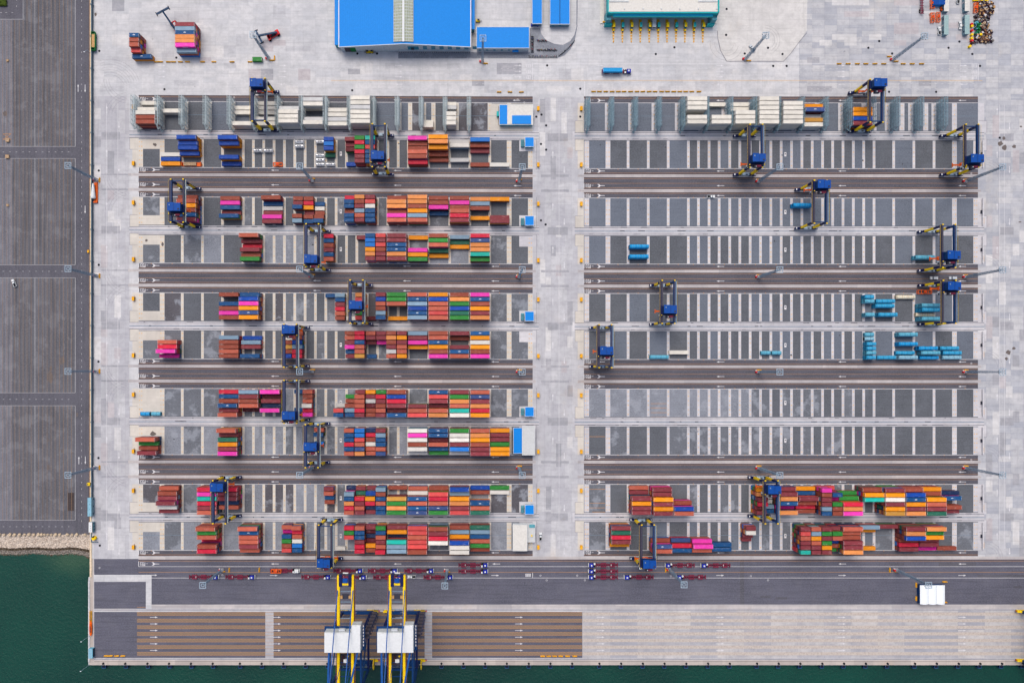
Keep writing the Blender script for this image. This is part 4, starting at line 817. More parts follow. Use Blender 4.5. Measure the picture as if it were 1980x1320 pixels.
for yd, gxm, row, hp in (('L', 500, 0, 160), ('L', 732, 1, 300), ('L', 342.5, 2, 400), ('L', 604, 3, 500.5), ('L', 689.6, 4, 589.5), ('L', 561.4, 5, 637), ('L', 561.6, 6, 803.5), ('L', 603, 7, 864), ('L', 424, 8, 942.5), ('L', 628.5, 9, 1089.5),
                         ('R', 1694.6, 0, 159.5), ('R', 1462, 1, 305), ('R', 1879.4, 1, 306.5), ('R', 1586.5, 2, 356), ('R', 1834.7, 3, 493), ('R', 1292.4, 4, 598), ('R', 1835.6, 4, 553), ('R', 1170.4, 5, 678), ('R', 1491.7, 8, 947), ('R', 1252.7, 9, 1091)):
    x = NX+(gxm-NX)*(H-22)/H
    extra = {(1462, 1): ' middle of', (1879.4, 1): ' far end of', (1292.4, 4): ' left part of', (1835.6, 4): ' right end of'}.get((gxm, row), '')
    rtg(x, row, hp, 'blue gantry crane with yellow legs over%s %s row of %s yard' % (extra, ROWN[row], LAB[yd]), yard=yd)

# ------------------------------------------------------------------ quay cranes
def sts(cxp, lab):
    gx = (cxp-NX)/S; yl = -(1179-NY)/S; yw = -(1273.5-NY)/S
    t_ = empty('quay_crane', (gx, yl, 0)); tag(t_, lab, 'quay crane', 'ship-to-shore cranes on the quay'); W = yw-yl; LX = 9.0; GX = 4.05
    for y, sg in ((0, 1), (W, -1)):
        b = MB(); b.box(-10.5, 10.5, y-.9, y+.9, 3.4, 5.6, 'crane_blue'); b.box(-2.4, .4, y+sg*.3-.05, y+sg*.3+.05, 5.6, 5.7, 'logo')
        if y: 
            b.box(-8.5, 9.5, y-3.0, y-1.0, 3.6, 4.0, 'crane_blue')
            for xx in (-4, -3.4, 3.2, 5.5, 6.2): b.cbox(xx, y-2, 4.3, .08, 2, .08, 'white_paint')
            b.cbox(.5, y-3, 5.0, 18, .07, .07, 'white_paint')
        b.build('sill_beam', t_)
        for s_ in (-1, 1):
            bo = MB(); xx = s_*9.4
            bo.box(xx-3.9, xx+3.9, y-.5, y+.5, 2.4, 3.3, 'crane_yellow')
            for q in (-2.6, -.8, .8, 2.6):
                bo.cyl((xx+q, y-.3, .55), .5, .6, 'dark_steel', 12, 'y'); bo.box(xx+q-.75, xx+q+.75, y-.62, y+.62, .9, 2.3, 'crane_yellow')
            bo.cyl((xx-3.9*s_*-1, y, 1.6), .35, .9, 'red', 10, 'x'); bo.build('bogie', t_)
    for s_ in (-1, 1):
        for y in (0, W):
            lg = MB(); lg.box(s_*LX-.65, s_*LX+.65, y-.75, y+.75, 5.6, 46, 'crane_navy' if y == 0 else 'crane_blue'); lg.build('leg', t_)
        b = MB(); b.box(s_*LX-.55, s_*LX+.55, W+.85, -.85, 15, 16.6, 'crane_navy'); b.box(s_*LX-.5, s_*LX+.5, W+.85, -.85, 44.0, 45.6, 'crane_blue')
        b.bar((s_*LX, -.5, 16.6), (s_*LX, W+.8, 43.5), .7, .7, 'crane_blue'); b.build('side_frame', t_)
        gd = MB(); x = s_*GX; gd.box(x-.72, x+.72, W-1, 34.5, 42.6, 44.8, 'crane_yellow'); gd.box(x-.25, x+.25, W-1, 34.5, 44.8, 44.95, 'crane_yellow')
        gd.box(x+s_*1.1-.3, x+s_*1.1+.3, W, 33, 43.2, 43.28, 'brown_steel')
        for i in range(22): gd.cbox(x+s_*1.4, W+2+i*2.9, 43.7, .05, .05, 1.0, 'crane_yellow')
        gd.cbox(x+s_*1.4, 0.6, 44.3, .06, 66, .06, 'spreader_orange'); gd.build('girder', t_)
        bm2 = MB(); bm2.box(x-.72, x+.72, W-56, W-1.4, 42.6, 44.6, 'crane_yellow'); bm2.build('boom', t_)
        af = MB(); af.bar((s_*LX, W, 46), (s_*4.4, W, 74), 1.2, 1.2, 'sts_blue'); af.bar((s_*LX, -1, 45.5), (s_*4.6, W+.6, 73.5), .95, .95, 'sts_blue'); af.build('tower_leg', t_)
        st = MB(); st.bar((s_*(GX+.35), 26, 45), (s_*4.2, W+.5, 76), .5, .5, 'sts_blue'); st.bar((s_*4.2, W-.5, 74), (s_*GX, W-40, 45), .4, .4, 'sts_blue')
        st.bar((s_*(GX-1.2), W+14, 45), (s_*3.2, W+.5, 74), .3, .3, 'sts_blue'); st.build('stay', t_)
    b = MB()
    for y, wd in ((0, 1.4), (W, 1.4)): b.box(-LX+.8, LX-.8, y-wd/2, y+wd/2, 40.6, 42.4, 'crane_blue'); 
    b.box(-LX+.8, LX-.8, W-.6, W+.6, 15, 16.6, 'crane_blue'); b.box(-4.5, 4.5, W-.5, W+.5, 72.8, 74.6, 'crane_blue')
    for y in (5, 9.5, 14.5, 19, 25, 29.5): b.box(-GX+.7, GX-.7, y-.2, y+.2, 43.4, 43.8, 'mast_steel')
    for y in (-8, -16, -24, -42, -55, -70): b.box(-GX+.7, GX-.7, y-.2, y+.2, 43.2, 43.8, 'crane_blue')
    b.box(-2.2, 2.2, 20.5, 23.5, 43.1, 43.2, 'dark_steel'); b.box(-3.3, -1.8, 21, 22.6, 43.2, 44.2, 'wood'); b.box(1.8, 3.3, 21, 22.6, 43.2, 44.2, 'wood')
    b.build('cross_beam', t_)
    h = MB()
    top = [(-10.3, -6.6), (10.1, -6.6), (10.1, 8.9), (5.0, 8.9), (5.0, 4.8), (-10.3, 4.8)]
    h.prism([(a, c_) for a, c_ in top], 47, 53.4, 'white_paint', 'wall_pale')
    h.prism([(a*.985, c_*.95-.1) for a, c_ in top], 53.4, 53.9, 'white_paint'); h.box(-2.5, 1.0, 5.0, 6.2, 50, 52, 'silver'); h.box(-11.6, 11.2, -7.6, -6.7, 46.4, 46.9, 'crane_blue')
    for i in range(7): h.box(11.0, 11.5, -4+i*1.8, -3.0+i*1.8, 50, 50.6, 'casting')
    h.box(-11.6, 11.6, -7.5, 6, 46.2, 46.8, 'crane_blue'); h.build('machinery_house', t_)
    for n_, (y, c_) in enumerate(((31.8, 'house_blue'),)):
        e = MB(); e.box(-3.6, -1.8, y-3.5, y+3.2, 43.5, 45.6, 'crane_navy'); e.box(1.8, 3.6, y-3.5, y+3.2, 43.5, 45.6, 'crane_navy'); e.box(-1.4, 1.4, y-1.2, y+1.2, 44.8, 46.2, 'house_blue')
        e.box(-1.7, 1.7, y+1.6, y+2.0, 45, 45.4, 'trailer'); e.box(-1.9, 1.9, y-2.8, y-1.7, 44.6, 45.2, 'crane_yellow'); e.cyl((-1.5, y+3.9, 44), .35, 3, 'white_paint', 8, 'x'); e.build('hoist_platform', t_)
    tr = MB(); tr.box(-3.4, 3.4, -18, -11.5, 41.6, 43.0, 'dark_steel'); tr.box(-1.2, 1.2, -16, -14, 43, 44, 'white_paint'); tr.cyl((1.2, -12.4, 43), .5, .8, 'crane_yellow'); tr.box(-2.4, -.6, -17, -12, 43, 43.6, 'scrap_dark'); tr.build('trolley', t_)
    s2 = MB()
    for k in range(14):
        z0 = 5+k*2.9; ya, yb = (-1.8, 1.8) if k % 2 else (1.8, -1.8)
        for q in range(5):
            f = q/4; s2.cbox(LX+3.0, ya+(yb-ya)*f, z0+f*2.9, 2.6, .5, .12, 'dark_steel')
        s2.box(LX+1.3, LX+4.8, yb-.6, yb+.6, z0+2.9, z0+3.0, 'brown_steel')
        for x in (LX+1.4, LX+4.7): s2.bar((x, ya, z0+1), (x, yb, z0+3.9), .07, .07, 'crane_blue')
    for x, y in ((LX+1.3, -2.2), (LX+4.8, -2.2), (LX+1.3, 2.2), (LX+4.8, 2.2)): s2.cbox(x, y, 25, .12, .12, 41, 'crane_blue')
    s2.build('stair', t_)
    rl = MB(); rl.cyl((10.9, W-.2, 7.5), 3.3, .5, 'crane_yellow', 28, 'x'); rl.cyl((10.7, W-.2, 7.5), 1.0, .9, 'dark_steel', 14, 'x'); rl.build('cable_reel', t_)
for c, l in ((692, 'left quay crane with yellow twin girders and white machinery house'), (782.5, 'middle quay crane with yellow twin girders and white machinery house'), (2001, 'quay crane cut by the edge, only a yellow bogie showing')): sts(c, l)

# ------------------------------------------------------------------ light masts
def mast_proto():
    t_ = empty('light_mast', (0, 0, 0)); HM = 33.5
    b = MB(); b.box(-.9, .9, -.9, .9, 0, .7, 'casting'); b.box(-2.0, -1.1, -.5, .5, 0, 1.6, 'red'); b.box(-1.9, -1.2, .6, 1.1, 0, 1.1, 'white_paint'); b.build('base', t_)
    p = MB(); n = 4
    for sx, sy in ((-1, -1), (1, -1), (1, 1), (-1, 1)): p.bar((sx*.72, sy*.72, .7), (sx*.42, sy*.42, HM), .16, .16, 'mast_steel')
    for i in range(22):
        z0 = .7+i*1.48; z1 = z0+1.48; a = .72-.3*(z0-.7)/HM; c_ = .72-.3*(z1-.7)/HM
        for k in range(4):
            pa = [(-1, -1), (1, -1), (1, 1), (-1, 1)][k]; pb = [(-1, -1), (1, -1), (1, 1), (-1, 1)][(k+1) % 4]
            if i % 2: pa, pb = pb, pa
            p.bar((pa[0]*a, pa[1]*a, z0), (pb[0]*c_, pb[1]*c_, z1), .1, .1, 'mast_steel'); p.bar((pa[0]*a, pa[1]*a, z0), (pb[0]*a, pb[1]*a, z0), .09, .09, 'mast_steel')
    p.bar((0, 0, .7), (0, 0, HM), .22, .22, 'mast_steel', 8); p.build('pole', t_)
    h = MB(); r = 1.75
    for s_ in (-1, 1):
        h.cbox(s_*r, 0, HM, .28, 2*r+.28, .3, 'mast_head'); h.cbox(0, s_*r, HM, 2*r-.28, .28, .3, 'mast_head')
        h.cbox(s_*.75, 0, HM, .22, 1.7, .25, 'mast_head'); h.cbox(0, s_*.75, HM, 1.3, .22, .25, 'mast_head')
        h.cbox(s_*1.25, 0, HM-.1, .9, .12, .15, 'mast_steel'); h.cbox(0, s_*1.25, HM-.1, .12, .9, .15, 'mast_steel')
        h.cbox(s_*r, 0, HM+1.0, .06, 2*r, .06, 'mast_head'); h.cbox(0, s_*r, HM+1.0, 2*r, .06, .06, 'mast_head')
    h.build('head_frame', t_)
    for i in range(8):
        l = MB(); a = i*math.pi/4+math.pi/8; x, y = 1.95*math.cos(a), 1.95*math.sin(a); l.cbox(x, y, HM-.35, .45, .45, .35, 'dark_steel'); l.cbox(x, y, HM-.55, .38, .38, .06, 'lamp_glass'); l.build('lamp', t_)
    index_kids(t_); return t_
mp = mast_proto(); ML = []
for i, (y, q) in enumerate(((348.5, 'first'), (533.5, 'second'), (717.5, 'third'), (903.5, 'fourth'))):
    for x, w_ in ((604, 'left yard middle'), (1003.5, 'left yard right end'), (1466, 'right yard middle'), (1866, 'right yard right end')):
        ML.append((x, y, 'tall light mast, %s, %s lane group from the top' % (w_, q)))
    ML.append((188, y, 'tall light mast by the lot fence, %s from the top' % q))
ML += [(520, 114, 'tall light mast behind the short green container'), (933, 120, 'tall light mast before the smaller blue-roofed building'), (1441, 115, 'tall light mast near the gate with a silver car'), (1726, 116, 'tall light mast in the row of yellow barriers at upper right'),
       (430, 1101, 'tall light mast on the quay, leftmost'), (864.5, 1102, 'tall light mast on the quay, right of the two cranes'), (1294, 1100, 'tall light mast on the quay among the parked trailers'), (1733, 1101, 'tall light mast leaning over the white marquee')]
BARL = []
for i, (x, y, lab) in enumerate(ML):
    o = mp if i == 0 else copy_tree(mp); o.location = G(x, y); tag(o, lab, 'light mast', 'tall lattice light masts')
    BARL.append((x+(5 if x > 250 and y < 200 or x < 200 else 0)+(0 if x < 200 else 1), y+(0 if x < 200 else 3.2 if y > 1000 or y < 200 else -3.4), x < 200, 'barrier at foot of '+lab.replace('tall ', '').replace(' from the top', '')))

# concrete barriers
BAR = {}
def barrier(x, y, vert, lab, L=2.9):
    key = (L,)
    if key not in BAR:
        b = MB(); b.profile([(-.42, 0), (.42, 0), (.38, .25), (.16, .5), (.14, 1.0), (-.14, 1.0), (-.16, .5), (-.38, .25)], -L/2, L/2, 'barrier'); b.box(-L/2+.3, -L/2+.7, -.43, .43, .02, .24, 'black'); b.box(L/2-.7, L/2-.3, -.43, .43, .02, .24, 'black')
        o = b.build('tmp'); BAR[key] = o.data; bpy.data.objects.remove(o)
    o = bpy.data.objects.new('barrier', BAR[key]); scene.collection.objects.link(o); o.location = G(x, y, .03); o.rotation_euler.z = R(90 if vert else 0)+R(random.uniform(-2, 2))
    tag(o, lab, 'barrier', 'yellow concrete barriers')
for x, y, v, lab in BARL: barrier(x, y, v, lab[:110].replace(' the light', ' light'))
for i, x in enumerate((303, 311, 326, 336, 349, 363, 392, 414, 449, 484)): barrier(x, 120.3, 0, 'yellow barrier, %s from left in the row below the stacks' % nth(i))
for i, p_ in enumerate((135, 190, 250, 310, 368, 423, 485, 545, 600, 660, 715, 778, 833, 893, 950, 1005, 1063, 1130)): barrier(p_/4.89+1120, 177.5, 0, 'yellow barrier, %s from left in the row above the right racks' % nth(i))
for i, p_ in enumerate((292, 374, 458, 536, 618, 698, 875, 957, 1043)): barrier(p_/4.714+1560, 124, 0, 'yellow barrier, %s from left in the upper right line' % nth(i))
for i, x in enumerate((965, 986, 1008)): barrier(x, 178.5, 0, 'yellow barrier, %s of three above the flat-roofed office' % nth(i))
for i, x in enumerate((206, 214, 226, 238)): barrier(x, 1267, 0, 'yellow barrier, %s from left at the quay corner' % nth(i))
for i, p_ in enumerate((695, 737, 779, 822, 870, 921)): barrier(p_/3.667+860, 1267.6, 0, 'yellow barrier, %s from left on the hatched quay lane' % nth(i))
for i, (x, y, v) in enumerate(((1771, 1130, 1), (1771, 1156, 1), (1826, 1124, 0), (1826, 1163.5, 0))): barrier(x, y, v, 'yellow barrier at the %s corner of the white marquee' % ('upper left', 'lower left', 'upper right', 'lower right')[i])
for x, y, v, l in ((443.5, 1101, 1, 'upright barrier beside the leftmost quay mast'), (501.5, 1101, 1, 'lone upright barrier between trailers on the quay'), (1287, 1101, 1, 'upright barrier beside the quay mast among trailers'), (1720, 1101, 1, 'upright barrier left of the marquee mast'), (1719, 110, 0, 'barrier above the upper right mast base'), (531, 113, 1, 'upright barrier right of the green container')): barrier(x, y, v, l)
# yellow power cabinets at the row ends
for r in range(10):
    for x, w_ in ((259.5, 'left end of left yard'), (1040.5, 'right end of left yard'), (1123.5, 'left end of right yard')):
        y = ROWTOP[r]+(48 if r % 2 else 12)
        b = MB(); b.box(-.7, .7, -1.2, 1.2, 0, 1.7, 'barrier'); b.box(-.8, .8, -1.3, 1.3, 1.7, 1.8, 'barrier'); b.box(.7, .74, -.9, .9, .3, 1.4, 'dark_steel'); b.box(-.3, .2, 1.3, 2.0, 0, .7, 'casting')
        tag(b.build('power_cabinet', loc=G(x, y)), 'small yellow power cabinet, %s row, %s' % (ROWN[r], w_), 'power cabinet', 'yellow cabinets at the row ends')

# ------------------------------------------------------------------ vehicles
def trailer_truck(cabmat='cab_blue', trmat='trailer', load=None):
    t_ = empty('terminal_truck', (0, 0, 0))
    b = MB()
    for y in (-.45, .45): b.box(-9.2, 4.6, y-.16, y+.16, 1.15, 1.5, trmat)
    for i in range(10): x = -8.9+i*1.47; b.box(x-.12, x+.12, -1.15, 1.15, 1.2, 1.42, trmat)
    for xa, xb in ((-7.6, -4.4), (-2.0, 1.6)):
        for y in (-1.15, 1.15): b.box(xa, xb, y-.25, y+.25, 1.25, 1.75, trmat)
        for y in (-.75, .75): b.box(xa, xb, y-.2, y+.2, 1.15, 1.45, trmat)
    b.box(-9.3, -8.9, -1.25, 1.25, 1.1, 1.9, trmat); b.box(4.2, 4.7, -1.25, 1.25, 1.1, 1.8, trmat); b.box(-5.2, -4.9, -.6, .6, 1.5, 1.62, 'casting'); b.box(-8.8, 4.4, -.28, .28, .9, 1.1, 'trailer_dark')
    b.build('trailer', t_)
    for x in (-7.0, -5.8, 6.0, 8.3):
        for y in (-1.0, 1.0):
            w_ = MB(); w_.cyl((x, y-.25, .5), .5, .5, 'tyre', 14, 'y'); w_.cyl((x, y-.27, .5), .22, .54, 'casting', 8, 'y'); w_.build('wheel', t_)
    c = MB(); c.box(4.7, 9.4, -.8, .8, .7, 1.2, 'black'); c.box(5.0, 6.0, -1.2, -.2, 1.2, 2.2, 'white_paint'); c.box(5.2, 6.2, .3, 1.1, 1.2, 1.8, 'black'); c.build('tractor_chassis', t_)
    c = MB(); c.profile([(-1.2, 1.2), (1.2, 1.2), (1.2, 2.5), (.95, 2.95), (-.95, 2.95), (-1.2, 2.5)], 6.5, 8.9, cabmat); c.box(7.1, 8.0, -.5, .4, 2.96, 3.15, 'white_paint'); c.box(6.45, 6.9, -1.15, 1.15, 2.7, 3.0, cabmat)
    k = c.build('cab', t_)
    c = MB(); c.box(8.9, 8.95, -1.0, 1.0, 1.8, 2.6, 'glass'); c.box(7.4, 8.4, -1.22, -1.2, 1.8, 2.5, 'glass'); c.box(7.4, 8.4, 1.2, 1.22, 1.8, 2.5, 'glass'); c.build('window', k)
    c = MB(); c.box(9.1, 9.45, -1.2, 1.2, .7, 1.5, 'white_paint'); c.box(8.9, 9.12, -.5, .5, .8, 1.2, 'white_paint'); c.build('bumper', t_)
    index_kids(t_); return t_
tp = trailer_truck(); used = False; k_ = 0
TR = [(367, 425, 1113.5, 0), (437, 495, 1113.5, 0), (583.6, 641, 1113.5, 0), (645.5, 702.7, 1101.5, 0), (652, 709.5, 1114, 0), (712, 769, 1101.5, 0), (722, 779, 1114, 0), (782, 839, 1101.5, 0), (819, 876, 1114, 0), (886, 944, 1090.5, 0), (886, 944, 1102.5, 0),
      (1137, 1194, 1090.5, 1), (1137, 1194, 1102.5, 1), (1137, 1194, 1114, 1), (1205.5, 1263, 1113.8, 1), (1284.5, 1342, 1091, 1), (1353, 1411, 1091.3, 1), (1306, 1364, 1113.8, 1)]
WH = ['left end of the quay line', 'second from left in the quay line', 'below the tenth row crane', 'above the left quay crane end', 'lower one behind the left quay crane', 'above the middle quay crane end', 'lower one behind the middle quay crane', 'upper one right of the middle quay crane', 'under the mast right of the quay cranes', 'upper one of the right facing pair', 'lower one of the right facing pair',
      'top one of the stack of three', 'middle one of the stack of three', 'bottom one of the stack of three', 'right of the stack of three', 'right of the tenth row crane', 'rightmost of the upper line', 'partly under the leaning mast']
for (a, b_, y, fl), wh in zip(TR, WH):
    o = copy_tree(tp) if used else tp; used = True
    x, yy, _ = G((a+b_)/2, y); o.location = (x, yy, 0); o.rotation_euler.z = R(180) if fl else 0
    tag(o, 'blue tractor with empty maroon trailer, '+wh, 'truck', 'terminal trucks parked on the quay')
ot = trailer_truck('white_paint', 'trailer'); ot.location = G(552, 1101.5); tag(ot, 'white-cab tractor with magenta trailer and orange spreader on it', 'truck')
ct = trailer_truck('cab_blue', 'trailer'); ct.location = T(1192, 138.5, 1.5)+(0,); tag(ct, 'truck carrying a bright blue container across the upper apron', 'truck')
o = bpy.data.objects.new('shipping_container', cmesh('k', 40, 'tarp_deep')); scene.collection.objects.link(o); o.location = (ct.location.x-2.8, ct.location.y, 1.78); tag(o, 'bright blue container on the truck crossing the upper apron', 'shipping container')
def spreader_frame(x, y, z, rz, lab, L=6, nm='spreader_frame'):
    b = MB(); h = L/2
    for yy in (-1.05, 1.05): b.box(-h, h, yy-.15, yy+.15, 1.2, 1.6, 'spreader_orange'); b.box(-h, h, yy-.1, yy+.1, .1, .3, 'spreader_orange')
    for i in range(5): xx = -h+.2+i*(L-.4)/4; b.box(xx-.12, xx+.12, -1.05, 1.05, 1.15, 1.5, 'spreader_orange'); b.box(xx-.1, xx+.1, -1.1, -.95, 0, 1.2, 'spreader_orange'); b.box(xx-.1, xx+.1, .95, 1.1, 0, 1.2, 'spreader_orange')
    b.box(-.8, .8, -.7, .7, 1.5, 2.2, 'spreader_orange'); b.box(-.4, .4, -.35, .35, 2.2, 2.4, 'red'); b.box(-h, -h+.3, -1.2, 1.2, 0, .2, 'spreader_orange'); b.box(h-.3, h, -1.2, 1.2, 0, .2, 'spreader_orange')
    xx, yy, _ = G(x, y); tag(b.build(nm, loc=(xx, yy, z), rz=R(rz)), lab, 'spreader', 'orange lifting spreaders')
spreader_frame(538, 318, 0, 0, 'orange spreader frame standing in the second row of left yard'); spreader_frame(536, 1101.5, 1.78, 0, 'orange spreader frame loaded on the white-cab trailer', 6.5)
spreader_frame(1786, 563, .0, 0, 'orange spreader frame on the lane below the two white cars', 9)
for x, y, rz, l in ((1801, 9, 90, 'orange spreader beside the blue box, cut by the top edge'), (1801, 36, 92, 'orange spreader, left one of the pair above the white pickup'), (1812, 35, 92, 'orange spreader, right one of the pair above the white pickup'), (1884.5, 17, 88, 'orange spreader frame beside the scrap pile')): spreader_frame(x, y, 0, rz, l, 6.2)
def car(x, y, rz, body, lab, pickup=True):
    t_ = empty('parked_car', G(x, y), R(rz)); tag(t_, lab, 'car')
    b = MB(); b.profile([(-.9, .35), (.9, .35), (.92, .8), (.84, 1.0), (-.84, 1.0), (-.92, .8)], -2.5, 2.5, body)
    b.box(1.0, 2.42, -.75, .75, 1.0, 1.12, body)
    if pickup: b.box(-2.4, -.75, -.72, .72, 1.0, 1.03, 'black'); [b.box(-2.45, -.7, s_*.86-.06, s_*.86+.06, 1.0, 1.25, body) for s_ in (-1, 1)]; b.box(-2.5, -2.4, -.9, .9, 1.0, 1.25, body)
    else: b.box(-2.4, -1.5, -.75, .75, 1.0, 1.1, body)
    b.build('body', t_)
    xa, xb = (-.6, 1.0) if pickup else (-1.5, 1.0); c = MB()
    vs = [(xa-.1, -.82, 1.0), (xb+.25, -.82, 1.0), (xb+.25, .82, 1.0), (xa-.1, .82, 1.0), (xa+.25, -.66, 1.5), (xb-.35, -.66, 1.5), (xb-.35, .66, 1.5), (xa+.25, .66, 1.5)]
    c.add(vs, [(0, 1, 5, 4), (1, 2, 6, 5), (2, 3, 7, 6), (3, 0, 4, 7)], 'glass'); c.add([(a, q*1.02, z+.03) for a, q, z in vs[4:]], [(0, 1, 2, 3)], body); c.build('cabin', t_)
    for xx in (-1.6, 1.6):
        for s_ in (-1, 1): w_ = MB(); w_.cyl((xx, s_*.82-.12, .35), .35, .24, 'tyre', 12, 'y'); w_.build('wheel', t_)
car(1374, 378.3, 0, 'white_paint', 'white pickup on the third lane of right yard'); car(1804.5, 536, 180, 'white_paint', 'white sedan, left one of two on the right yard lane', False); car(1841, 536, 180, 'silver', 'pale sedan, right one of two on the right yard lane', False)
car(796, 1113.8, 180, 'white_paint', 'white pickup parked on the quay between trailers'); car(1453.5, 94.5, 125, 'silver', 'silver pickup beside the light mast near the gate'); car(1815, 61, 90, 'white_paint', 'white pickup beside the left grey site office')
car(1855.5, 50.5, 90, 'white_paint', 'white sedan beside the right grey site office', False); car(28.5, 547.5, 115, 'white_paint', 'tiny white and dark pickup alone in the empty lot'); car(1034, 49.5, 0, 'cab_blue', 'dark car at the end of the narrow blue shed', False)
car(1851, 1, 90, 'white_paint', 'pickup cut by the top edge between the site offices'); car(1045, 1036, 90, 'white_paint', 'white pickup beside the grey building on the centre road')
# reach stackers
def stacker(x, y, rz, boomdeg, boom_z, lab, bodymat='red'):
    t_ = empty('reach_stacker', G(x, y), R(rz)); tag(t_, lab, 'reach stacker')
    b = MB(); b.box(-4.0, 3.4, -1.3, 1.3, .9, 1.9, bodymat); b.box(-4.4, -2.2, -1.5, 1.5, 1.0, 2.7, bodymat); b.box(2.2, 3.8, -1.9, 1.9, 1.0, 1.9, bodymat); b.box(-1.9, 1.8, -.6, 1.2, 1.9, 2.2, 'scrap_dark'); b.build('body', t_)
    c = MB(); c.box(-.2, 1.9, -1.6, .1, 1.9, 3.6, bodymat); c.box(-.1, 1.8, -1.5, 0, 3.6, 3.66, 'casting'); c.build('cab', t_)
    b = MB(); dx, dy = math.cos(R(boomdeg)), math.sin(R(boomdeg)); e = (-3.2+13*dx*.9, .5+13*dy*.9, boom_z)
    b.bar((-3.2, .5, 3.3), e, 1.0, 1.1, 'reach_blue'); b.bar((-.5, .5, 2.0), (-3.2+5*dx, .5+5*dy, 3.3+(boom_z-3.3)*.4), .5, .5, 'reach_blue'); b.build('boom', t_)
    s_ = MB(); s_.box(e[0]-.6, e[0]+.6, e[1]-4.3, e[1]+4.3, e[2]-1.3, e[2]-.7, 'reach_blue')
    for q in (-4.3, 4.3): s_.box(e[0]-1.25, e[0]+1.25, e[1]+q-.25, e[1]+q+.25, e[2]-1.6, e[2]-.9, 'black')
    s_.build('spreader', t_)
    for xx, yy in ((3.0, -1.7), (3.0, 1.7), (-3.2, -1.4), (-3.2, 1.4)):
        w_ = MB(); w_.cyl((xx, yy-.4, .85), .85, .8, 'tyre', 16, 'y'); w_.build('wheel', t_)
stacker(529, 70.5, 208, -14, 4.5, 'red reach stacker parked clear of the stacks on pale concrete'); stacker(341, 55, 118, 4, 9.5, 'red reach stacker working behind the tall container stack')

# ------------------------------------------------------------------ buildings
def bxy(x0, x1, y0, y1): return (x0-NX)/S, (x1-NX)/S, -(y1-NY)/S, -(y0-NY)/S
t_ = empty('warehouse', ((782-NX)/S, -(100-NY)/S, 0)); tag(t_, 'large warehouse with bright blue roof and pale ridge skylight', 'warehouse'); OX, OY = t_.location.x, t_.location.y
def rel(x): return (x-NX)/S-OX
xa, xm, xb = rel(660), rel(784), rel(910.5); yb = 90.0; eh, rh = 8.4, 13.0
w1 = MB(); w1.profile([(0, 0), (yb, 0), (yb, eh), (0, eh)], xa+.4, xb-.4, 'wall_pale'); vs = [(xa+.4, .0, eh), (xb-.4, 0, eh), (xm, 0, rh-.1), (xa+.4, .5, eh), (xb-.4, .5, eh), (xm, .5, rh-.1)]
w1.add(vs, [(0, 1, 2), (3, 5, 4)], 'wall_pale'); w1.build('wall', t_)
for sgn, xe in ((-1, xa), (1, xb)):
    r_ = MB(); vs = [(xe, -.9, eh), (xm, -.9, rh), (xm, yb, rh), (xe, yb, eh)]; vs2 = [(a, b_, c_+.25) for a, b_, c_ in vs]
    r_.add(vs+vs2, [(0, 1, 2, 3), (4, 5, 6, 7), (0, 1, 5, 4), (1, 2, 6, 5), (2, 3, 7, 6), (3, 0, 4, 7)], 'roof_blue'); n = 30
    for i in range(n):
        f = (i+.5)/n; x = xe+(xm-xe)*f; z = eh+(rh-eh)*f+.25; r_.bar((x, -.9, z+.02), (x, yb, z+.02), .07, .06, 'roof_blue')
    r_.bar((xe, -1.0, eh+.25), (xm, -1.0, rh+.25), .3, .5, 'white_paint'); r_.bar((xe, -1, eh+.2), (xe, yb, eh+.2), .5, .4, 'white_paint'); r_.build('roof', t_)
    k_ = MB(); hw = rel(784+18.5)-xm; dz = (rh-eh)/abs(xm-xe)*hw; a, c_ = xm+sgn*.6, xm+sgn*hw; z0 = rh+.75
    k_.add([(a, .4, z0), (c_, .4, z0-dz), (c_, yb, z0-dz), (a, yb, z0), (a, .4, z0-.45), (c_, .4, z0-dz-.45), (c_, yb, z0-dz-.45), (a, yb, z0-.45)], [(0, 1, 2, 3), (4, 5, 1, 0), (5, 6, 2, 1), (6, 7, 3, 2)], 'skylight')
    for i in range(46): y = .8+i*1.9; k_.bar((a, y, z0+.03), (c_, y, z0-dz+.03), .25, .06, 'wall_pale')
    for i in range(5): f = i/4; k_.bar((a+(c_-a)*f, .4, z0-dz*f+.04), (a+(c_-a)*f, yb, z0-dz*f+.04), .12, .08, 'wall_pale')
    k_.build('skylight', t_)
k_ = MB(); k_.box(xm-.6, xm+.6, .2, yb, rh+.6, rh+1.1, 'white_paint'); k_.build('ridge_cap', t_)
for (x0, x1, y1, h) in ((650, 660, 94, 5), (910.5, 918, 64, 5)):
    l_ = MB(); a, b_ = rel(x0), rel(x1); y_ = -(y1-NY)/S-OY; l_.box(a+.2, b_-.2, y_+.2, yb, 0, h-.1, 'wall_teal'); l_.box(a, b_, y_, yb, h-.1, h+.1, 'roof_blue'); l_.build('side_aisle', t_)
for i in range(7):
    f = MB(); x = rel(823+i*15.8); f.box(x-1.3, x+1.3, -.12, -.02, 3.5, 7.6, 'window'); f.box(x-1.4, x+1.4, -.16, -.1, 5.4, 5.6, 'wall_pale'); f.build('window', t_)
f = MB(); f.box(rel(790), rel(811), -.12, -.02, 3.0, 7.4, 'window'); f.box(rel(796), rel(802), -.3, -.1, 3, 6, 'dark_steel'); f.build('window', t_)
for x, m_ in ((674, 'brown_steel'), (684, 'green_paint')): f = MB(); f.box(rel(x)-1.8, rel(x)+1.8, -.2, -.02, 0, 5.5, m_); f.build('door', t_)
f = MB(); f.box(rel(770), rel(910), -.9, -.02, 2.6, 2.9, 'wall_pale')
for i in range(40): f.cbox(rel(771+i*3.55), -.8, 1.3, .25, .25, 2.6, 'casting')
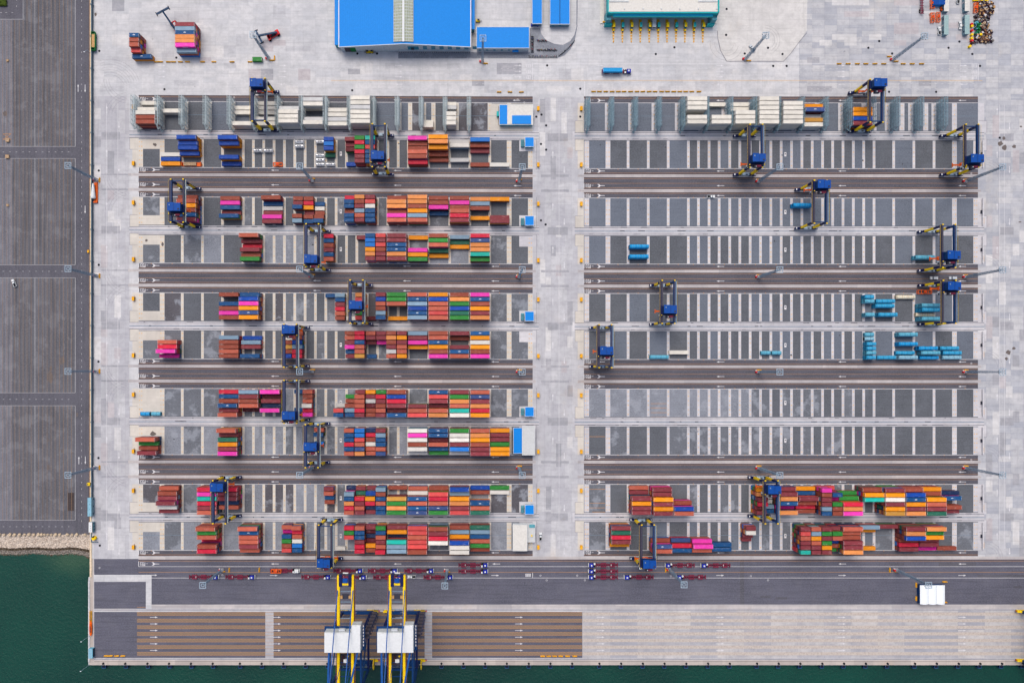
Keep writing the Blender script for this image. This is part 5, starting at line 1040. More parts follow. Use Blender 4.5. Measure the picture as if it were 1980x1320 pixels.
f.build('loading_dock', t_)
def flatb(x0, x1, y0, y1, h, name, lab, roofm, wallm='wall_pale', cat='building', panels=None, parapet=.5, inset=None):
    cx, cy = (x0+x1)/2, y1; t_ = empty(name, ((cx-NX)/S, -(cy-NY)/S, 0)); tag(t_, lab, cat)
    a, b_ = (x0-cx)/S, (x1-cx)/S; d = (y1-y0)/S
    w_ = MB(); w_.box(a+.15, b_-.15, .15, d-.15, 0, h-.3, wallm); w_.build('wall', t_)
    r_ = MB(); r_.box(a, b_, 0, d, h-.3, h, roofm)
    for q in range(int((b_-a)/1.2)): r_.box(a+.6+q*1.2, a+.66+q*1.2, 0, d, h, h+.05, roofm)
    r_.build('roof', t_)
    e = MB(); m2 = 'white_paint'
    e.box(a-.15, b_+.15, -.2, 0, h-.6, h+parapet*.3, m2); e.box(a-.15, b_+.15, d, d+.2, h-.6, h+parapet*.3, m2); e.box(a-.2, a, 0, d, h-.6, h+parapet*.3, m2); e.box(b_, b_+.2, 0, d, h-.6, h+parapet*.3, m2); e.build('cornice', t_)
    for q in range(max(1, int((b_-a)/5))):
        f = MB(); x = a+2+q*4.6
        if x+1 < b_: f.box(x-.7, x+.7, .05, .13, 1.2, 2.6, 'window'); f.build('window', t_)
    return t_
TS = lambda x, y, h: (NX+(x-NX)*(H-h)/H, NY+(y-NY)*(H-h)/H)
def flat_top(x0, x1, y0, y1, h, *a, **k):
    p0 = TS(x0, y0, h); p1 = TS(x1, y1, h); return flatb(p0[0], p1[0], p0[1], p1[1], h, *a, **k)
sb = flat_top(922, 1023, 53, 93, 5.4, 'office_building', 'smaller blue-roofed building right of the big warehouse', 'roof_blue', cat='building')
f = MB(); f.box(6, 10, -1.4, -.1, 2.4, 2.6, 'roof_blue'); f.build('canopy', sb)
flat_top(1029.3, 1047.8, -60, 46, 4, 'shed', 'narrow blue shed, left of the pair by the curved road', 'roof_blue', 'shed_wall', cat='shed'); sh = flat_top(1063.8, 1101.3, -60, 47, 4.2, 'shed', 'wide blue shed with centre ridge, right of the pair by the curved road', 'roof_blue', 'shed_wall', cat='shed')
f = MB(); f.box(-.15, .15, 0, 34, 4.2, 4.45, 'crane_navy'); f.build('ridge_cap', sh)
for r in (1, 2, 4, 6, 8):
    y = {1: 275, 2: 427, 4: 611.5, 6: 796, 8: 985}[r]
    o = flat_top(1015.5, 1032, y-9, y+8.5, 4, 'substation', 'small blue-roofed substation at the right end of %s row' % ROWN[r], 'roof_blue', 'wall_teal', cat='substation', parapet=.2)
    f = MB(); f.box(-5.2, -3.2, .6, 4.8, 0, 2.6, 'wall_teal')
    for q in range(5): f.box(-5.1, -3.3, 1+q*.7, 1.15+q*.7, 2.6, 2.75, 'dark_steel')
    f.build('transformer', o)
o = flat_top(966, 1030, 203, 241, 4, 'control_building', 'flat-roofed building with blue roof panels in the top row', 'flat_roof', 'wall_teal', cat='building')
f = MB(); hx, d = 32/S*.99, 38/S*.99; f.box(-hx, -hx+4.8, .2, d-.2, 4.02, 4.3, 'roof_blue'); f.box(-hx+4.8, hx-1, .2, .2+5.4, 4.02, 4.25, 'flat_roof'); f.box(hx-13, hx-1, .2, 5.6, 4.26, 4.5, 'roof_blue'); f.build('roof_panel', o)
f = MB(); f.box(-hx-1.8, -hx-.4, 6, 9, 0, 2.2, 'roof_teal'); f.box(-hx-.5, -hx-.3, 1, 13, 0, .6, 'dark_steel'); f.build('air_unit', o)
o = flat_top(993, 1009.5, 827, 876, 4, 'workshop', 'long blue-roofed workshop at right end of eighth row', 'roof_blue', 'shed_wall', cat='building'); flat_top(1010, 1033.5, 824, 879, 5, 'workshop', 'pale flat roof beside the long blue workshop', 'grey_roof', cat='building')
flat_top(992, 1019, 1014, 1064, 6, 'maintenance_building', 'large pale roofed building at right end of tenth row', 'flat_roof', 'wall_pale', cat='building'); o = flat_top(1019.5, 1033.5, 1013, 1047, 4, 'maintenance_annex', 'low grey annex beside the large pale roof', 'grey_roof', cat='building')
f = MB(); f.box(-1, 2.5, 9, 11, 4.0, 4.4, 'wall_teal'); f.cyl((.5, 4, 4), .5, .9, 'crane_yellow'); f.build('roof_unit', o)
# gate building
t_ = empty('gate_building', ((1273-NX)/S, -(57-NY)/S, 0)); tag(t_, 'truck gate with pale flat roof, teal sides and blue canopy', 'gate'); hw = 34.5
b = MB(); b.box(-hw, hw, 4.5, 40, 7.5, 12.2, 'roof_teal'); b.box(-hw+.8, hw-.8, 5.2, 40, 12.2, 12.4, 'flat_roof')
for x in (-hw, hw-.6): b.box(x, x+.6, 4.5, 40, 12.2, 13.2, 'roof_teal')
for i in range(6): b.cbox(-24+i*11.4, 7, 12.7, .5, .9, .6, 'white_paint'); b.cbox(-24+i*11.4, 14, 12.7, .4, .7, .5, 'white_paint')
b.build('roof', t_)
b = MB(); b.add([(-hw+4, 3.5, 9.6), (hw-3, 3.5, 9.6), (hw-3, 6.3, 12.2), (-hw+4, 6.3, 12.2)], [(0, 1, 2, 3)], 'roof_canopy'); b.box(-hw+4, hw-3, 3.3, 3.6, 8.6, 9.8, 'roof_teal'); b.box(-hw+4, hw-3, 3.61, 6.2, 8.9, 9.3, 'roof_teal'); b.build('canopy', t_)
for s_ in (-1, 1):
    b = MB(); x = s_*(hw+.1); b.add([(x-2*(s_ > 0)+1, 1.0, 0), (x-2*(s_ > 0)+1, 6, 0), (x, 6, 12), (x, 4.4, 12)], [(0, 1, 2, 3)], 'roof_teal')
    b.box(min(x, x-s_*3), max(x, x-s_*3), 2.0, 7.5, 0, 8.5, 'wall_teal'); b.box(min(x, x-s_*4.5), max(x, x-s_*4.5), 1.2, 2.0, 0, 4, 'roof_teal'); b.box(min(x+s_*.05, x+s_*2.5), max(x+s_*.05, x+s_*2.5), 3.5, 40, 0, .5, 'flat_roof')
    if s_ < 0: b.box(x-1.5, x+1.5, 2.6, 3.2, 3.0, 4.4, 'barrier')
    b.build('end_wall', t_)
    b = MB(); b.box(min(s_*(hw-13), s_*(hw-1)), max(s_*(hw-13), s_*(hw-1)), 11.2, 12.0, 12.4, 12.9, 'white_paint')
    for i in range(6): xx = s_*(hw-2.5-i*1.5); b.cbox(xx, 13.0, 12.9, .9, 1.2, .9, 'dark_steel'); b.cyl((xx, 13, 13.35), .35, .05, 'casting', 8)
    b.box(min(s_*hw, s_*(hw-5)), max(s_*hw, s_*(hw-5)), 15.4, 17, 12.4, 13.3, 'roof_teal'); b.build('roof_unit', t_)
b = MB()
for i in range(12): b.cbox(-31+i*5.63-.0, 20, 3.75, .6, .6, 7.5, 'wall_teal')
b.build('column', t_)
for i in range(11):
    l = empty('toll_island', G(1186+17.26*i, 60)); tag(l, 'yellow toll island, %s from left under the gate canopy' % nth(i), 'toll island', 'toll islands under the gate')
    b = MB(); b.box(-.9, .9, -.3, 7, 0, .35, 'barrier'); b.add([(-.9, -.3, 0), (.9, -.3, 0), (.35, -7.6, 0), (-.35, -7.6, 0), (-.9, -.3, .3), (.9, -.3, .3), (.35, -7.6, .25), (-.35, -7.6, .25)], [(4, 5, 6, 7)[::-1], (0, 4, 7, 3), (1, 2, 6, 5), (2, 3, 7, 6)], 'cream_kerb')
    for q in range(4): b.cbox(0, -1.6-q*1.8, .36, 1.3-q*.2, .95, .1, 'barrier')
    b.build('kerb', l); b = MB(); b.box(-.7, .7, 1.2, 4, .35, 2.9, 'roof_teal' if i % 3 else 'crane_yellow'); b.box(-.8, .8, 1.1, 4.1, 2.9, 3.05, 'roof_teal' if i % 2 else 'crane_yellow'); b.box(-.72, .72, 1.15, 1.2, 1.4, 2.4, 'glass'); b.build('booth', l)
    b = MB(); b.cyl((0, -.2, .3), .55, 1.2, 'crane_yellow', 10); b.cbox(0, -1, .9, .5, .4, .9, 'dark_steel'); b.build('bollard', l)
b = MB(); b.box(-1.2, 1.2, 0, 3.2, .6, 3.2, 'silver'); b.box(-1.2, 1.2, 3.3, 9, .9, 3.6, 'white_paint'); b.box(-1, 1, -.05, 0, 1.8, 2.8, 'glass')
for xx in (-1, 1):
    for yy in (1, 5, 8): b.cyl((xx-.2, yy, .5), .5, .4, 'tyre', 12, 'x')
tag(b.build('box_truck', loc=G(1263, 57)), 'silver truck nosing out of a gate lane under the canopy', 'truck')
# marquee
t_ = empty('marquee', G(1797, 1146)); tag(t_, 'white marquee with three arched roof bays on the quay', 'marquee')
for i in range(3):
    b = MB(); x0 = -7.9+i*5.27; n = 10; pts = []
    for q in range(n+1): f = q/n; pts.append((x0+.05+5.17*f, 3.2+1.0*math.sin(math.pi*f)))
    for (xa_, za), (xb_, zb) in zip(pts, pts[1:]): b.add([(xa_, -6, za), (xb_, -6, zb), (xb_, 6, zb), (xa_, 6, za), (xa_, -6, 3), (xb_, -6, 3), (xb_, 6, 3), (xa_, 6, 3)], [(0, 1, 2, 3), (4, 5, 1, 0), (3, 2, 6, 7)], 'marquee_white')
    b.build('roof', t_)
b = MB(); b.box(-8, 8, 5.8, 5.95, 0, 3, 'crane_blue'); b.box(-8, -7.85, -5.8, 5.8, 0, 3, 'crane_blue')
for x in (-7.8, -2.6, 2.6, 7.8):
    for y in (-5.8, 0, 5.6): b.cbox(x, y, 1.5, .15, .15, 3, 'casting')
b.build('frame', t_)
# site offices, boxes, pile
def office(x0, x1, y0, y1, mat_, lab, h=3):
    p0 = TS(x0, y0, h); p1 = TS(x1, y1, h); t_ = empty('site_office', (((p0[0]+p1[0])/2-NX)/S, -((p0[1]+p1[1])/2-NY)/S, 0)); tag(t_, lab, 'site office')
    a, d = (p1[0]-p0[0])/S/2, (p1[1]-p0[1])/S/2; b = MB(); b.box(-a, a, -d, d, .1, h-.15, 'shed_wall'); b.build('wall', t_)
    b = MB(); b.box(-a-.08, a+.08, -d-.08, d+.08, h-.15, h, mat_); n = int(2*d/.5)
    for i in range(n): b.box(-a, a, -d+.25+i*.5, -d+.33+i*.5, h, h+.04, mat_)
    b.build('roof', t_)
    for i in range(3): b = MB(); yy = -d+2+i*(2*d-4)/2; b.box(-a-.05, -a-.01, yy-.5, yy+.5, 1.2, 2.2, 'glass'); b.build('window', t_)
    b = MB(); b.box(-a-.06, -a-.01, -.2, .7, .1, 2.2, 'casting'); b.build('door', t_)
office(1826, 1835, -14, 22, 'flat_roof', 'white-roofed site office, left one cut by the top edge'); office(1866, 1875, -14, 21.5, 'flat_roof', 'white-roofed site office, right one cut by the top edge')
office(1826, 1834, 30, 67, 'office_roof', 'grey-green site office beside the white pickup'); office(1866, 1874.5, 29.5, 66, 'office_roof', 'grey-green site office beside the scrap pile')
b = MB(); b.box(-3.4, 3.4, -2.5, 2.5, 0, 3, 'roof_blue'); b.box(-3.5, 3.5, -2.6, 2.6, 3, 3.15, 'house_blue'); b.box(-.05, .05, -2.6, 2.6, 3.15, 3.25, 'roof_blue'); tag(b.build('storage_shed', loc=G(1811, 6)), 'square bright blue shed between spreader and site office', 'shed')
b = MB()
for y in (-.45, .45): b.box(-7, 7, y-.16, y+.16, 1.1, 1.45, 'trailer')
for i in range(9): b.box(-6.8+i*1.65, -6.5+i*1.65, -1.2, 1.2, 1.1, 1.4, 'trailer')
for x in (-5.5, -4.2, 4.5):
    for y in (-1.1, 1.0): b.cyl((x, y-.2, .5), .5, .4, 'tyre', 12, 'y')
o = b.build('flat_trailer', loc=G(1780, 8), rz=R(91)); tag(o, 'empty maroon trailer standing alone at the upper right', 'trailer')
def forklift(x, y, rz, m_, lab):
    t_ = empty('forklift', G(x, y), R(rz)); tag(t_, lab, 'forklift'); b = MB(); b.box(-1.4, .8, -.7, .7, .3, 1.2, m_); b.box(-1.5, -.8, -.7, .7, 1.2, 1.6, m_); b.build('body', t_)
    b = MB(); b.box(-.7, .6, -.6, .6, 2.3, 2.4, 'dark_steel'); [b.cbox(a, c_, 1.75, .08, .08, 1.1, 'dark_steel') for a in (-.65, .55) for c_ in (-.55, .55)]; b.build('guard', t_)
    b = MB(); [b.cbox(.95, c_, 1.5, .15, .12, 2.8, 'dark_steel') for c_ in (-.45, .45)]; [b.box(1.0, 2.4, c_-.08, c_+.08, .1, .2, 'dark_steel') for c_ in (-.35, .35)]; b.cbox(.95, 0, 2.7, .12, .9, .12, 'dark_steel'); b.build('mast', t_)
    for xx in (-1, .5):
        for c_ in (-.75, .75): w_ = MB(); w_.cyl((xx, c_-.12, .35), .35, .24, 'tyre', 12, 'y'); w_.build('wheel', t_)
forklift(925, 42, 0, 'crane_yellow', 'yellow forklift right of the big warehouse, forks out'); forklift(711, 101.5, 180, 'crane_yellow', 'yellow forklift, left one of two before the warehouse wall'); forklift(719.5, 101.5, 0, 'crane_yellow', 'yellow forklift, right one of two before the warehouse wall'); forklift(1819, 18, 100, 'spreader_orange', 'small orange forklift below the square blue shed')
mb = MB()
for i in range(430):
    v_ = random.random(); y = 4+80*v_; wx = 30 if y < 40 else 26 if y < 60 else 34; x = 1889+random.random()*wx if y < 30 else 1883+random.random()*wx
    if 36 < y < 40 and random.random() < .8: continue
    a, c_, h = random.uniform(.5, 1.7), random.uniform(.4, 1.3), random.uniform(.3, 1.8); gx, gy, _ = G(x, y); rz = random.uniform(0, 3.14); m_ = random.choice(['scrap_brown', 'scrap_brown', 'scrap_tan', 'wood', 'scrap_grey', 'scrap_grey', 'scrap_dark', 'scrap_dark', 'casting', 'brown_steel', 'trailer_dark'])
    if 1883 < x < 1893 and 45 < y < 68: m_ = random.choice(['green_paint', 'reach_blue', 'G_' if 0 else 'wall_teal'])
    cs, sn = math.cos(rz), math.sin(rz); z0 = random.uniform(0, .6)
    pts = [(gx+u*cs-v2*sn, gy+u*sn+v2*cs) for u, v2 in ((-a/2, -c_/2), (a/2, -c_/2), (a/2, c_/2), (-a/2, c_/2))]; mb.prism(pts, z0, z0+h, m_)
tag(mb.build('scrap_pile'), 'heap of crates, drums and scrap at the upper right', 'scrap heap', kind='stuff')
for i, (x, y, m_) in enumerate(((1876.5, 49, 'red'), (1877, 52.5, 'crane_yellow'), (1877, 61, 'red'), (1877, 69, 'crane_yellow'), (1876.5, 76, 'crane_yellow'), (1877, 80.5, 'red'), (1877, 86, 'scrap_dark'), (1873, 91.5, 'crane_yellow'), (1894, 69, 'crane_yellow'))):
    b = MB(); b.cyl((0, 0, 0), .8, 1.6, m_, 14); b.cyl((0, 0, 1.6), .7, .08, m_, 14); b.cyl((.2, 0, 1.68), .15, .1, 'dark_steel', 8)
    tag(b.build('buoy_drum', loc=G(x, y)), '%s drum, %s down along the scrap heap edge' % ({'red': 'red', 'crane_yellow': 'yellow', 'scrap_dark': 'dark'}[m_], nth(i)), 'drum', 'drums beside the scrap heap')
b = MB()
for i in range(6): b.box(-5+i*1.7, -3.7+i*1.7, -.8, .8, 0, 1.2, 'crane_yellow')
b.box(-5, 4.8, -.9, -.8, 0, 1.3, 'crane_yellow'); tag(b.build('skip_row', loc=G(1895, 1)), 'yellow segmented skip above the scrap heap, cut by the top edge', 'skip')

# asphalt court with motorbikes
g = MB(); g.poly([G(a, b_, .012) for a, b_ in ((770, 101), (770, 113.5), (1078, 113.5), (1092, 108), (1104, 96), (1112, 78), (1117, 52), (1118, -60), (1115, -60), (1114.5, 50), (1110, 68), (1102, 80), (1088, 87), (1072, 85), (1055, 77), (1047, 65), (1045, 55), (1024, 54), (1024, 101))], 'bay_light')
for pts in (((1078, 113.5), (1092, 108), (1104, 96), (1112, 78), (1117, 52), (1118, -60)), ((1114.5, 50), (1110, 68), (1102, 80), (1088, 87), (1072, 85), (1055, 77), (1047, 65), (1045, 55))):
    for p, q in zip(pts, pts[1:]): g.bar(G(p[0], p[1], .06), G(q[0], q[1], .06), .3, .12, 'casting')
tag(g.build('court_pavement'), kind='structure')
g = MB()
for pts in (((1387, 60), (1388, 75), (1393, 98), (1405, 119), (1515, 119), (1528, 105), (1548, 78), (1560, 64)),):
    for p, q in zip(pts, pts[1:]): g.bar(G(p[0], p[1], .06), G(q[0], q[1], .06), .28, .14, 'kerb_dark')
tag(g.build('kerb_line'), kind='structure')
def bike_mb(m_):
    b = MB()
    for y in (-.62, .62): b.cyl((-.06, y, .3), .3, .12, 'tyre', 12, 'x')
    b.box(-.12, .12, -.45, .35, .35, .7, m_); b.box(-.16, .16, -.6, .05, .7, .85, 'black'); b.box(-.35, .35, .42, .5, .95, 1.02, 'dark_steel'); b.bar((0, .62, .3), (0, .42, .98), .08, .08, 'casting'); b.box(-.14, .14, .35, .6, .5, .95, m_); return b
BM = {}
for m_ in ('black', 'red', 'white_paint', 'cab_blue', 'crane_yellow', 'silver'): o = bike_mb(m_).build('tmp'); BM[m_] = o.data; bpy.data.objects.remove(o)
CN = {'black': 'black', 'red': 'red', 'white_paint': 'white', 'cab_blue': 'blue', 'crane_yellow': 'yellow', 'silver': 'silver'}
rows_ = [('upper', [(1039+i*2.4, 79+(i % 2)*1.2, 30) for i in range(8)]), ('middle', [(1038+i*2.35, 97+(i % 3)*.6, 35) for i in range(17)]), ('left column', [(1029.5, 72+i*3.0, 80) for i in range(11)]),
         ('lower', [(1023+i*3.1, 110.5, 10) for i in range(18)]), ('curved kerb', [(1081+i*2.6, 108-i*1.75-(i*i)*.06, -30) for i in range(12)])]
for nm, lst in rows_:
    for i, (x, y, rz) in enumerate(lst):
        m_ = random.choice(['black', 'black', 'black', 'red', 'white_paint', 'cab_blue', 'silver', 'silver']) if (nm, i) != ('middle', 4) else 'crane_yellow'
        o = bpy.data.objects.new('motorbike', BM[m_]); scene.collection.objects.link(o); o.location = G(x, y, .02); o.rotation_euler.z = R(rz+random.uniform(-8, 8))
        tag(o, '%s motorbike, %s in the %s row by the blue-roofed office' % (CN[m_], nth(i), nm), 'motorbike', 'motorbikes parked by the office')

# west fence and things along it
t_ = empty('boundary_wall', G(180, 400)); tag(t_, 'long grey boundary wall between the empty lot and the yard', 'wall')
b = MB(); b.box(-.25, .25, -(960-400)/S, (400+80)/S, 0, 2.2, 'wall_grey'); b.build('wall', t_)
for i in range(17):
    y = (400-(-50+i*61.8))/S
    if y > -(955-400)/S: p = MB(); p.box(-.5, .5, y-.45, y+.45, 0, 2.6, 'wall_grey'); p.build('pillar', t_)
b = MB(); b.box(-.5, .5, -(1031-400)/S, (400+80)/S, 0, .35, 'cream_kerb'); o = b.build('kerb', loc=G(175.6, 400)); tag(o, kind='structure')
b = MB(); b.box(-.6, .6, -(1115-1043)/2/S, (1115-1043)/2/S, 0, .5, 'cream_kerb'); tag(b.build('quay_kerb', loc=G(176, 1079)), kind='structure')
b = MB(); b.box(-.45, .45, -26, 26, 0, .5, 'casting'); tag(b.build('quay_kerb', loc=G(172.6, 1200)), kind='structure')
t_ = empty('open_trailer', G(184, 83)); tag(t_, 'green stake trailer loaded with tan earth beside the boundary wall', 'trailer'); b = MB(); b.box(-1.2, 1.2, -5.8, 5.8, .9, 1.1, 'green_paint')
for x in (-1.2, 1.2): b.box(x-.1, x+.1, -5.8, 5.8, 1.1, 2.9, 'green_paint')
for y in (-5.8, -4.2, 4.6, 5.8): b.box(-1.2, 1.2, y-.1, y+.1, 1.1, 2.9, 'green_paint')
for y in (-3, 3):
    for x in (-1.1, .7): b.cyl((x, y, .5), .5, .4, 'tyre', 12, 'x')
b.build('body', t_); b = MB(); b.box(-1.05, 1.05, -4.1, 4.5, 1.1, 2.5, 'wood'); b.build('load', t_)
t_ = empty('cone_load', G(186, 373)); tag(t_, 'white tapered tank lying on an orange cradle by the wall', 'tank'); b = MB(); n = 16
for (y0, r0), (y1, r1) in (((5.5, .5), (-3.5, 1.5)), ((-3.5, 1.5), (-4.2, 1.1))):
    vs = [(-.9+r0*math.cos(2*math.pi*i/n), y0, 2+r0*math.sin(2*math.pi*i/n)) for i in range(n)]+[(-.9+r1*math.cos(2*math.pi*i/n), y1, 2+r1*math.sin(2*math.pi*i/n)) for i in range(n)]
    b.add(vs, [(i, n+i, n+(i+1) % n, (i+1) % n) for i in range(n)], 'white_paint')
b.build('tank', t_); b = MB(); b.box(-1.2, 1.2, -6.5, 6.5, 0, .5, 'spreader_orange'); b.box(-1.2, 1.2, -6.5, -5.9, .5, 1.5, 'spreader_orange'); b.box(.7, 1.2, -6.5, 6.5, .5, .9, 'spreader_orange'); b.build('cradle', t_)
for x, y, L, W, m_, lab in ((178.7, 978, 11.5, 2.9, 'tarp_pale', 'long pale cabin on the wall line above the rock bank'), (180.5, 1017, 6.2, 2.6, 'wall_teal', 'short cabin with white roof below the long pale cabin')):
    t_ = empty('portable_cabin', G(x, y)); tag(t_, lab, 'cabin'); b = MB(); b.box(-W/2, W/2, -L/2, L/2, .2, 2.8, 'shed_wall'); b.build('wall', t_); b = MB(); b.box(-W/2-.1, W/2-.5, -L/2-.1, L/2+.1, 2.8, 3.0, 'white_paint' if L < 8 else m_); b.box(W/2-.5, W/2+.1, -L/2, L/2, 2.7, 2.8, m_)
    for i in range(3): b.box(-.5, .1, -L/2+1+i*(L-2)/3, -L/2+1.15+i*(L-2)/3, 3.0, 3.1, 'dark_steel')
    b.build('roof', t_)
    for i in range(3): b = MB(); b.box(W/2+.01, W/2+.05, -L/2+1+i*(L-2.4)/2, -L/2+2+i*(L-2.4)/2, 1.2, 2.2, 'glass'); b.build('window', t_)
b = MB(); b.cyl((0, 0, 0), 1.3, 2.0, 'crane_yellow', 16); b.cyl((0, 0, 2.0), 1.0, .5, 'crane_yellow', 16); b.cyl((0, .9, 1.2), .6, 1.3, 'black', 12); b.box(-2.2, 2, -2.8, -2.4, 0, .6, 'wall_grey'); b.box(-2.4, -2.0, -2.8, 3, 0, .6, 'wall_grey'); tag(b.build('storage_tank', loc=G(184, 1039)), 'round yellow tank in a low bund at the quay corner', 'tank')
b = MB(); b.box(-.9, .9, -.9, .9, 0, 1.7, 'crane_yellow'); b.box(-.5, 0, -.6, .6, 1.7, 1.8, 'dark_steel'); tag(b.build('equipment_box', loc=G(173.5, 935)), 'tiny yellow machine against the boundary wall', 'machine')
b = MB(); b.box(-.5, .5, -.9, .9, 0, 1.4, 'barrier'); b.cbox(-1.4, .1, .7, .12, .12, 1.4, 'white_paint'); tag(b.build('barrier_gate', loc=G(172.3, 486.5)), 'small yellow gate post on the lot edge', 'gate post')
t_ = empty('lifeboat', G(176.8, 1213)); tag(t_, 'slender orange boat stored along the quay edge', 'boat'); b = MB(); n = 9
for i in range(n): pass
pts = [(0, 5.2), (.7, 3.5), (.85, 0), (.7, -3.6), (.3, -4.6), (-.3, -4.6), (-.7, -3.6), (-.85, 0), (-.7, 3.5)][::-1]; b.prism(pts, .3, 1.2, 'spreader_orange'); b.prism([(a*.6, c_*.6) for a, c_ in pts], 1.2, 1.7, 'spreader_orange'); b.build('hull', t_)
b = MB(); b.box(-.2, .3, -2.4, 1.6, 1.7, 1.75, 'dark_steel'); b.build('seat', t_)
t_ = empty('cradle', G(176.4, 1192)); tag(t_, 'ochre steel cradle behind the orange boat', 'cradle'); b = MB(); b.box(-.7, -.4, -4, 4, 0, 1, 'barrier'); b.box(.3, .6, -4, 4, 0, 1, 'barrier'); [b.box(-.7, .6, q-.15, q+.15, .8, 1.05, 'wood') for q in (-3.5, -1, 1.5, 3.7)]; b.build('frame', t_)
b = MB(); b.box(-1.3, 1.3, -3, 3, .1, 2.6, 'tarp_teal'); b.box(-1.4, 1.1, -3.1, 3.1, 2.6, 2.75, 'tarp_pale'); b.box(.9, 1.35, -2.5, 2.7, .4, 2.4, 'dark_steel'); tag(b.build('blue_cabin', loc=G(179.5, 1259.5)), 'pale blue cabin at the quay corner over the water', 'cabin')
for i, (x, y, dx, lab) in enumerate(((174, 1228, -9, 'small swan-neck lamp on the quay wall above the blue cabin'), (173, 1284, -8, 'small swan-neck lamp at the very quay corner'), (180, 106, -7, 'small lamp post leaning over the lot by the green trailer'))):
    t_ = empty('street_lamp', G(x, y)); tag(t_, lab, 'street lamp'); b = MB(); b.bar((0, 0, 0), (-2.1, -1.7 if i != 2 else 1.6, 6), .16, .16, 'mast_head', 8) if 0 else b.bar((0, 0, 0), (0, 0, 7), .18, .18, 'mast_head', 8); b.bar((0, 0, 7), (-1.6, -1.2, 7.3), .1, .1, 'mast_head', 6); b.build('pole', t_); b = MB(); b.cbox(-1.8, -1.3, 7.25, .8, .4, .2, 'lamp_glass'); b.build('lamp', t_)
# hedge corner, small lot items
g = MB()
for i in range(900):
    x, y = random.uniform(-90, 13.5), random.uniform(-60, 12.5); gx, gy, _ = G(x, y); z0 = random.uniform(.3, 1.9); a = random.uniform(0, 6.28); r_ = random.uniform(.3, .8); tl = random.uniform(-.4, .4)
    g.add([(gx+r_*math.cos(a), gy+r_*math.sin(a), z0+tl), (gx+r_*math.cos(a+1.6), gy+r_*math.sin(a+1.6), z0), (gx+r_*math.cos(a+3.1), gy+r_*math.sin(a+3.1), z0-tl), (gx+r_*math.cos(a+4.7), gy+r_*math.sin(a+4.7), z0)], [(0, 1, 2, 3)], 'hedge')
x0, y0, _ = G(-90, 13); x1, y1, _ = G(13, -60); g.box(x0, x1, y0, y1, -.04, .9, 'hedge'); tag(g.build('hedge'), 'clipped dark green hedge block at the top left corner', 'hedge')
for x, y, lab in ((16, 272, 'tan crate on the painted cross in the lot'), (15.5, 303.5, 'pale crate beside the first cross road of the lot'), (15.5, 118, 'tiny tan crate alone in the upper lot'), (15.5, 397, 'tiny pale crate alone in the middle lot')):
    s_ = .7 if 'tiny' in lab else 1.1; b = MB(); b.box(-s_, s_, -s_, s_, 0, s_, 'scrap_tan'); [b.box(-s_-.05, s_+.05, q*s_*.8-.08, q*s_*.8+.08, s_, s_+.08, 'wood') for q in (-1, 0, 1)]; tag(b.build('crate', loc=G(x, y, -.03)), lab, 'crate')

# quay fenders and bollards
FX = [200, 242.5, 285.4, 327, 369.5, 411.5, 464, 506, 548, 590.5, 633, 675, 717, 759, 801, 853.6, 896, 938, 980, 1022.3, 1064.3, 1106.3, 1158.9, 1201, 1243, 1284.9, 1326.9, 1368.9, 1411, 1463.6, 1505.4, 1547.3, 1589.8, 1631.7, 1674, 1716, 1768.8, 1811, 1853.4, 1895, 1937, 1978]
fp = empty('quay_fender', (0, 0, 0)); b = MB(); b.box(-1.1, 1.1, -1.9, -.1, -1.6, -.6, 'fender'); b.cyl((0, -1.0, -2.6), .75, 1.9, 'fender', 12); b.build('rubber_block', fp)
b = MB(); b.box(-1.15, 1.15, -2.25, -1.95, -3.2, -.3, 'fender_blue'); b.box(-1.2, -1.0, -2.0, 0, -.45, -.3, 'fender_blue'); b.box(1.0, 1.2, -2.0, 0, -.45, -.3, 'fender_blue'); b.build('face_panel', fp); index_kids(fp)
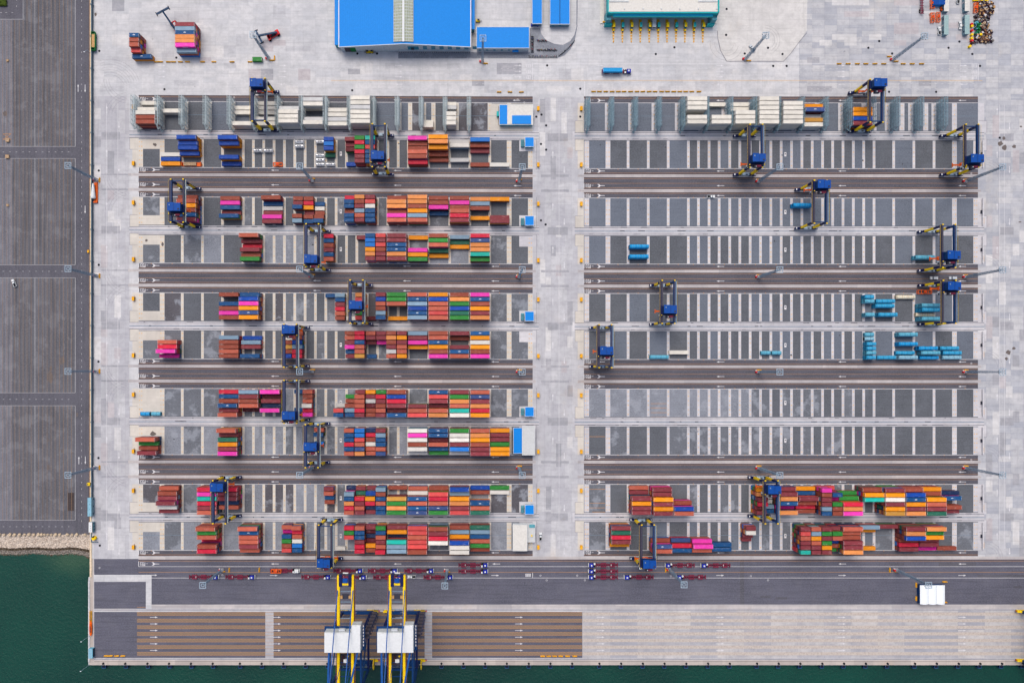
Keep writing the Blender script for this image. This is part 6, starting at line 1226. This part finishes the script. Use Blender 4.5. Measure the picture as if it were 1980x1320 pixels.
bp = MB(); bp.cyl((0, 0, 0), .35, .6, 'black', 14); bp.cyl((0, 0, .55), .6, .2, 'black', 14); bp.cyl((0, 0, 0), .7, .08, 'dark_steel', 14); bo = bp.build('mooring_bollard')
for i, x in enumerate(FX):
    o = fp if i == 0 else copy_tree(fp); o.location = G(x, 1285); tag(o, 'dark rubber fender, %s from left along the quay edge' % nth(i), 'fender', 'rubber fenders along the quay')
    c = bo if i == 0 else bo.copy()
    if i: scene.collection.objects.link(c)
    c.location = G(x, 1281.8, .02); tag(c, 'black mooring bollard, %s from left along the quay edge' % nth(i), 'bollard', 'mooring bollards along the quay')
# drain covers
mc = MB(); mc.cyl((0, 0, 0), .55, .05, 'black', 16); mc.cyl((0, 0, 0), .75, .02, 'dark_steel', 16); mo = mc.build('manhole_cover')
MH = [(192, 99), (191, 330), (191, 512), (190.5, 699), (190.5, 885), (193, 1054), (341, 112), (1037, 223), (1047, 219), (1056, 240), (1046, 276), (1056, 287), (1046, 424), (1055, 432), (1058, 127), (1122, 172), (1304, 92), (1268, 105), (1405, 18), (1404, 68), (1440, 104), (1485, 93), (1513, 105), (1495, 128), (1521, 128), (1700, 80), (1679, 93), (1725, 104), (1834, 93), (1855, 81), (1880, 105), (1895, 128), (1719, 178), (1810, 178), (318, 173), (681, 175), (1122, 223), (691, 104), (729, 104), (1933, 264)]
for i, (x, y) in enumerate(sorted(MH)):
    o = mo if i == 0 else mo.copy()
    if i: scene.collection.objects.link(o)
    o.location = G(x, y, .03); tag(o, 'round dark manhole cover, %s from left on the pale paving' % nth(i), 'manhole cover', 'manhole covers in the paving')
# low walls at the right end of the right yard
for r in range(1, 10):
    y = ROWTOP[r]+27; b = MB(); b.box(-.35, .35, -8.6, 8.6, 0, 1.1, 'casting'); b.box(-1.1, -.5, -1, 1, 0, 1.2, 'dark_steel'); b.box(.4, .8, -7.5, -4, 0, .7, 'barrier')
    tag(b.build('end_wall', loc=G(1899, y)), 'low pale end wall at the right end of %s row, right yard' % ROWN[r], 'low wall', 'end walls of the right yard')
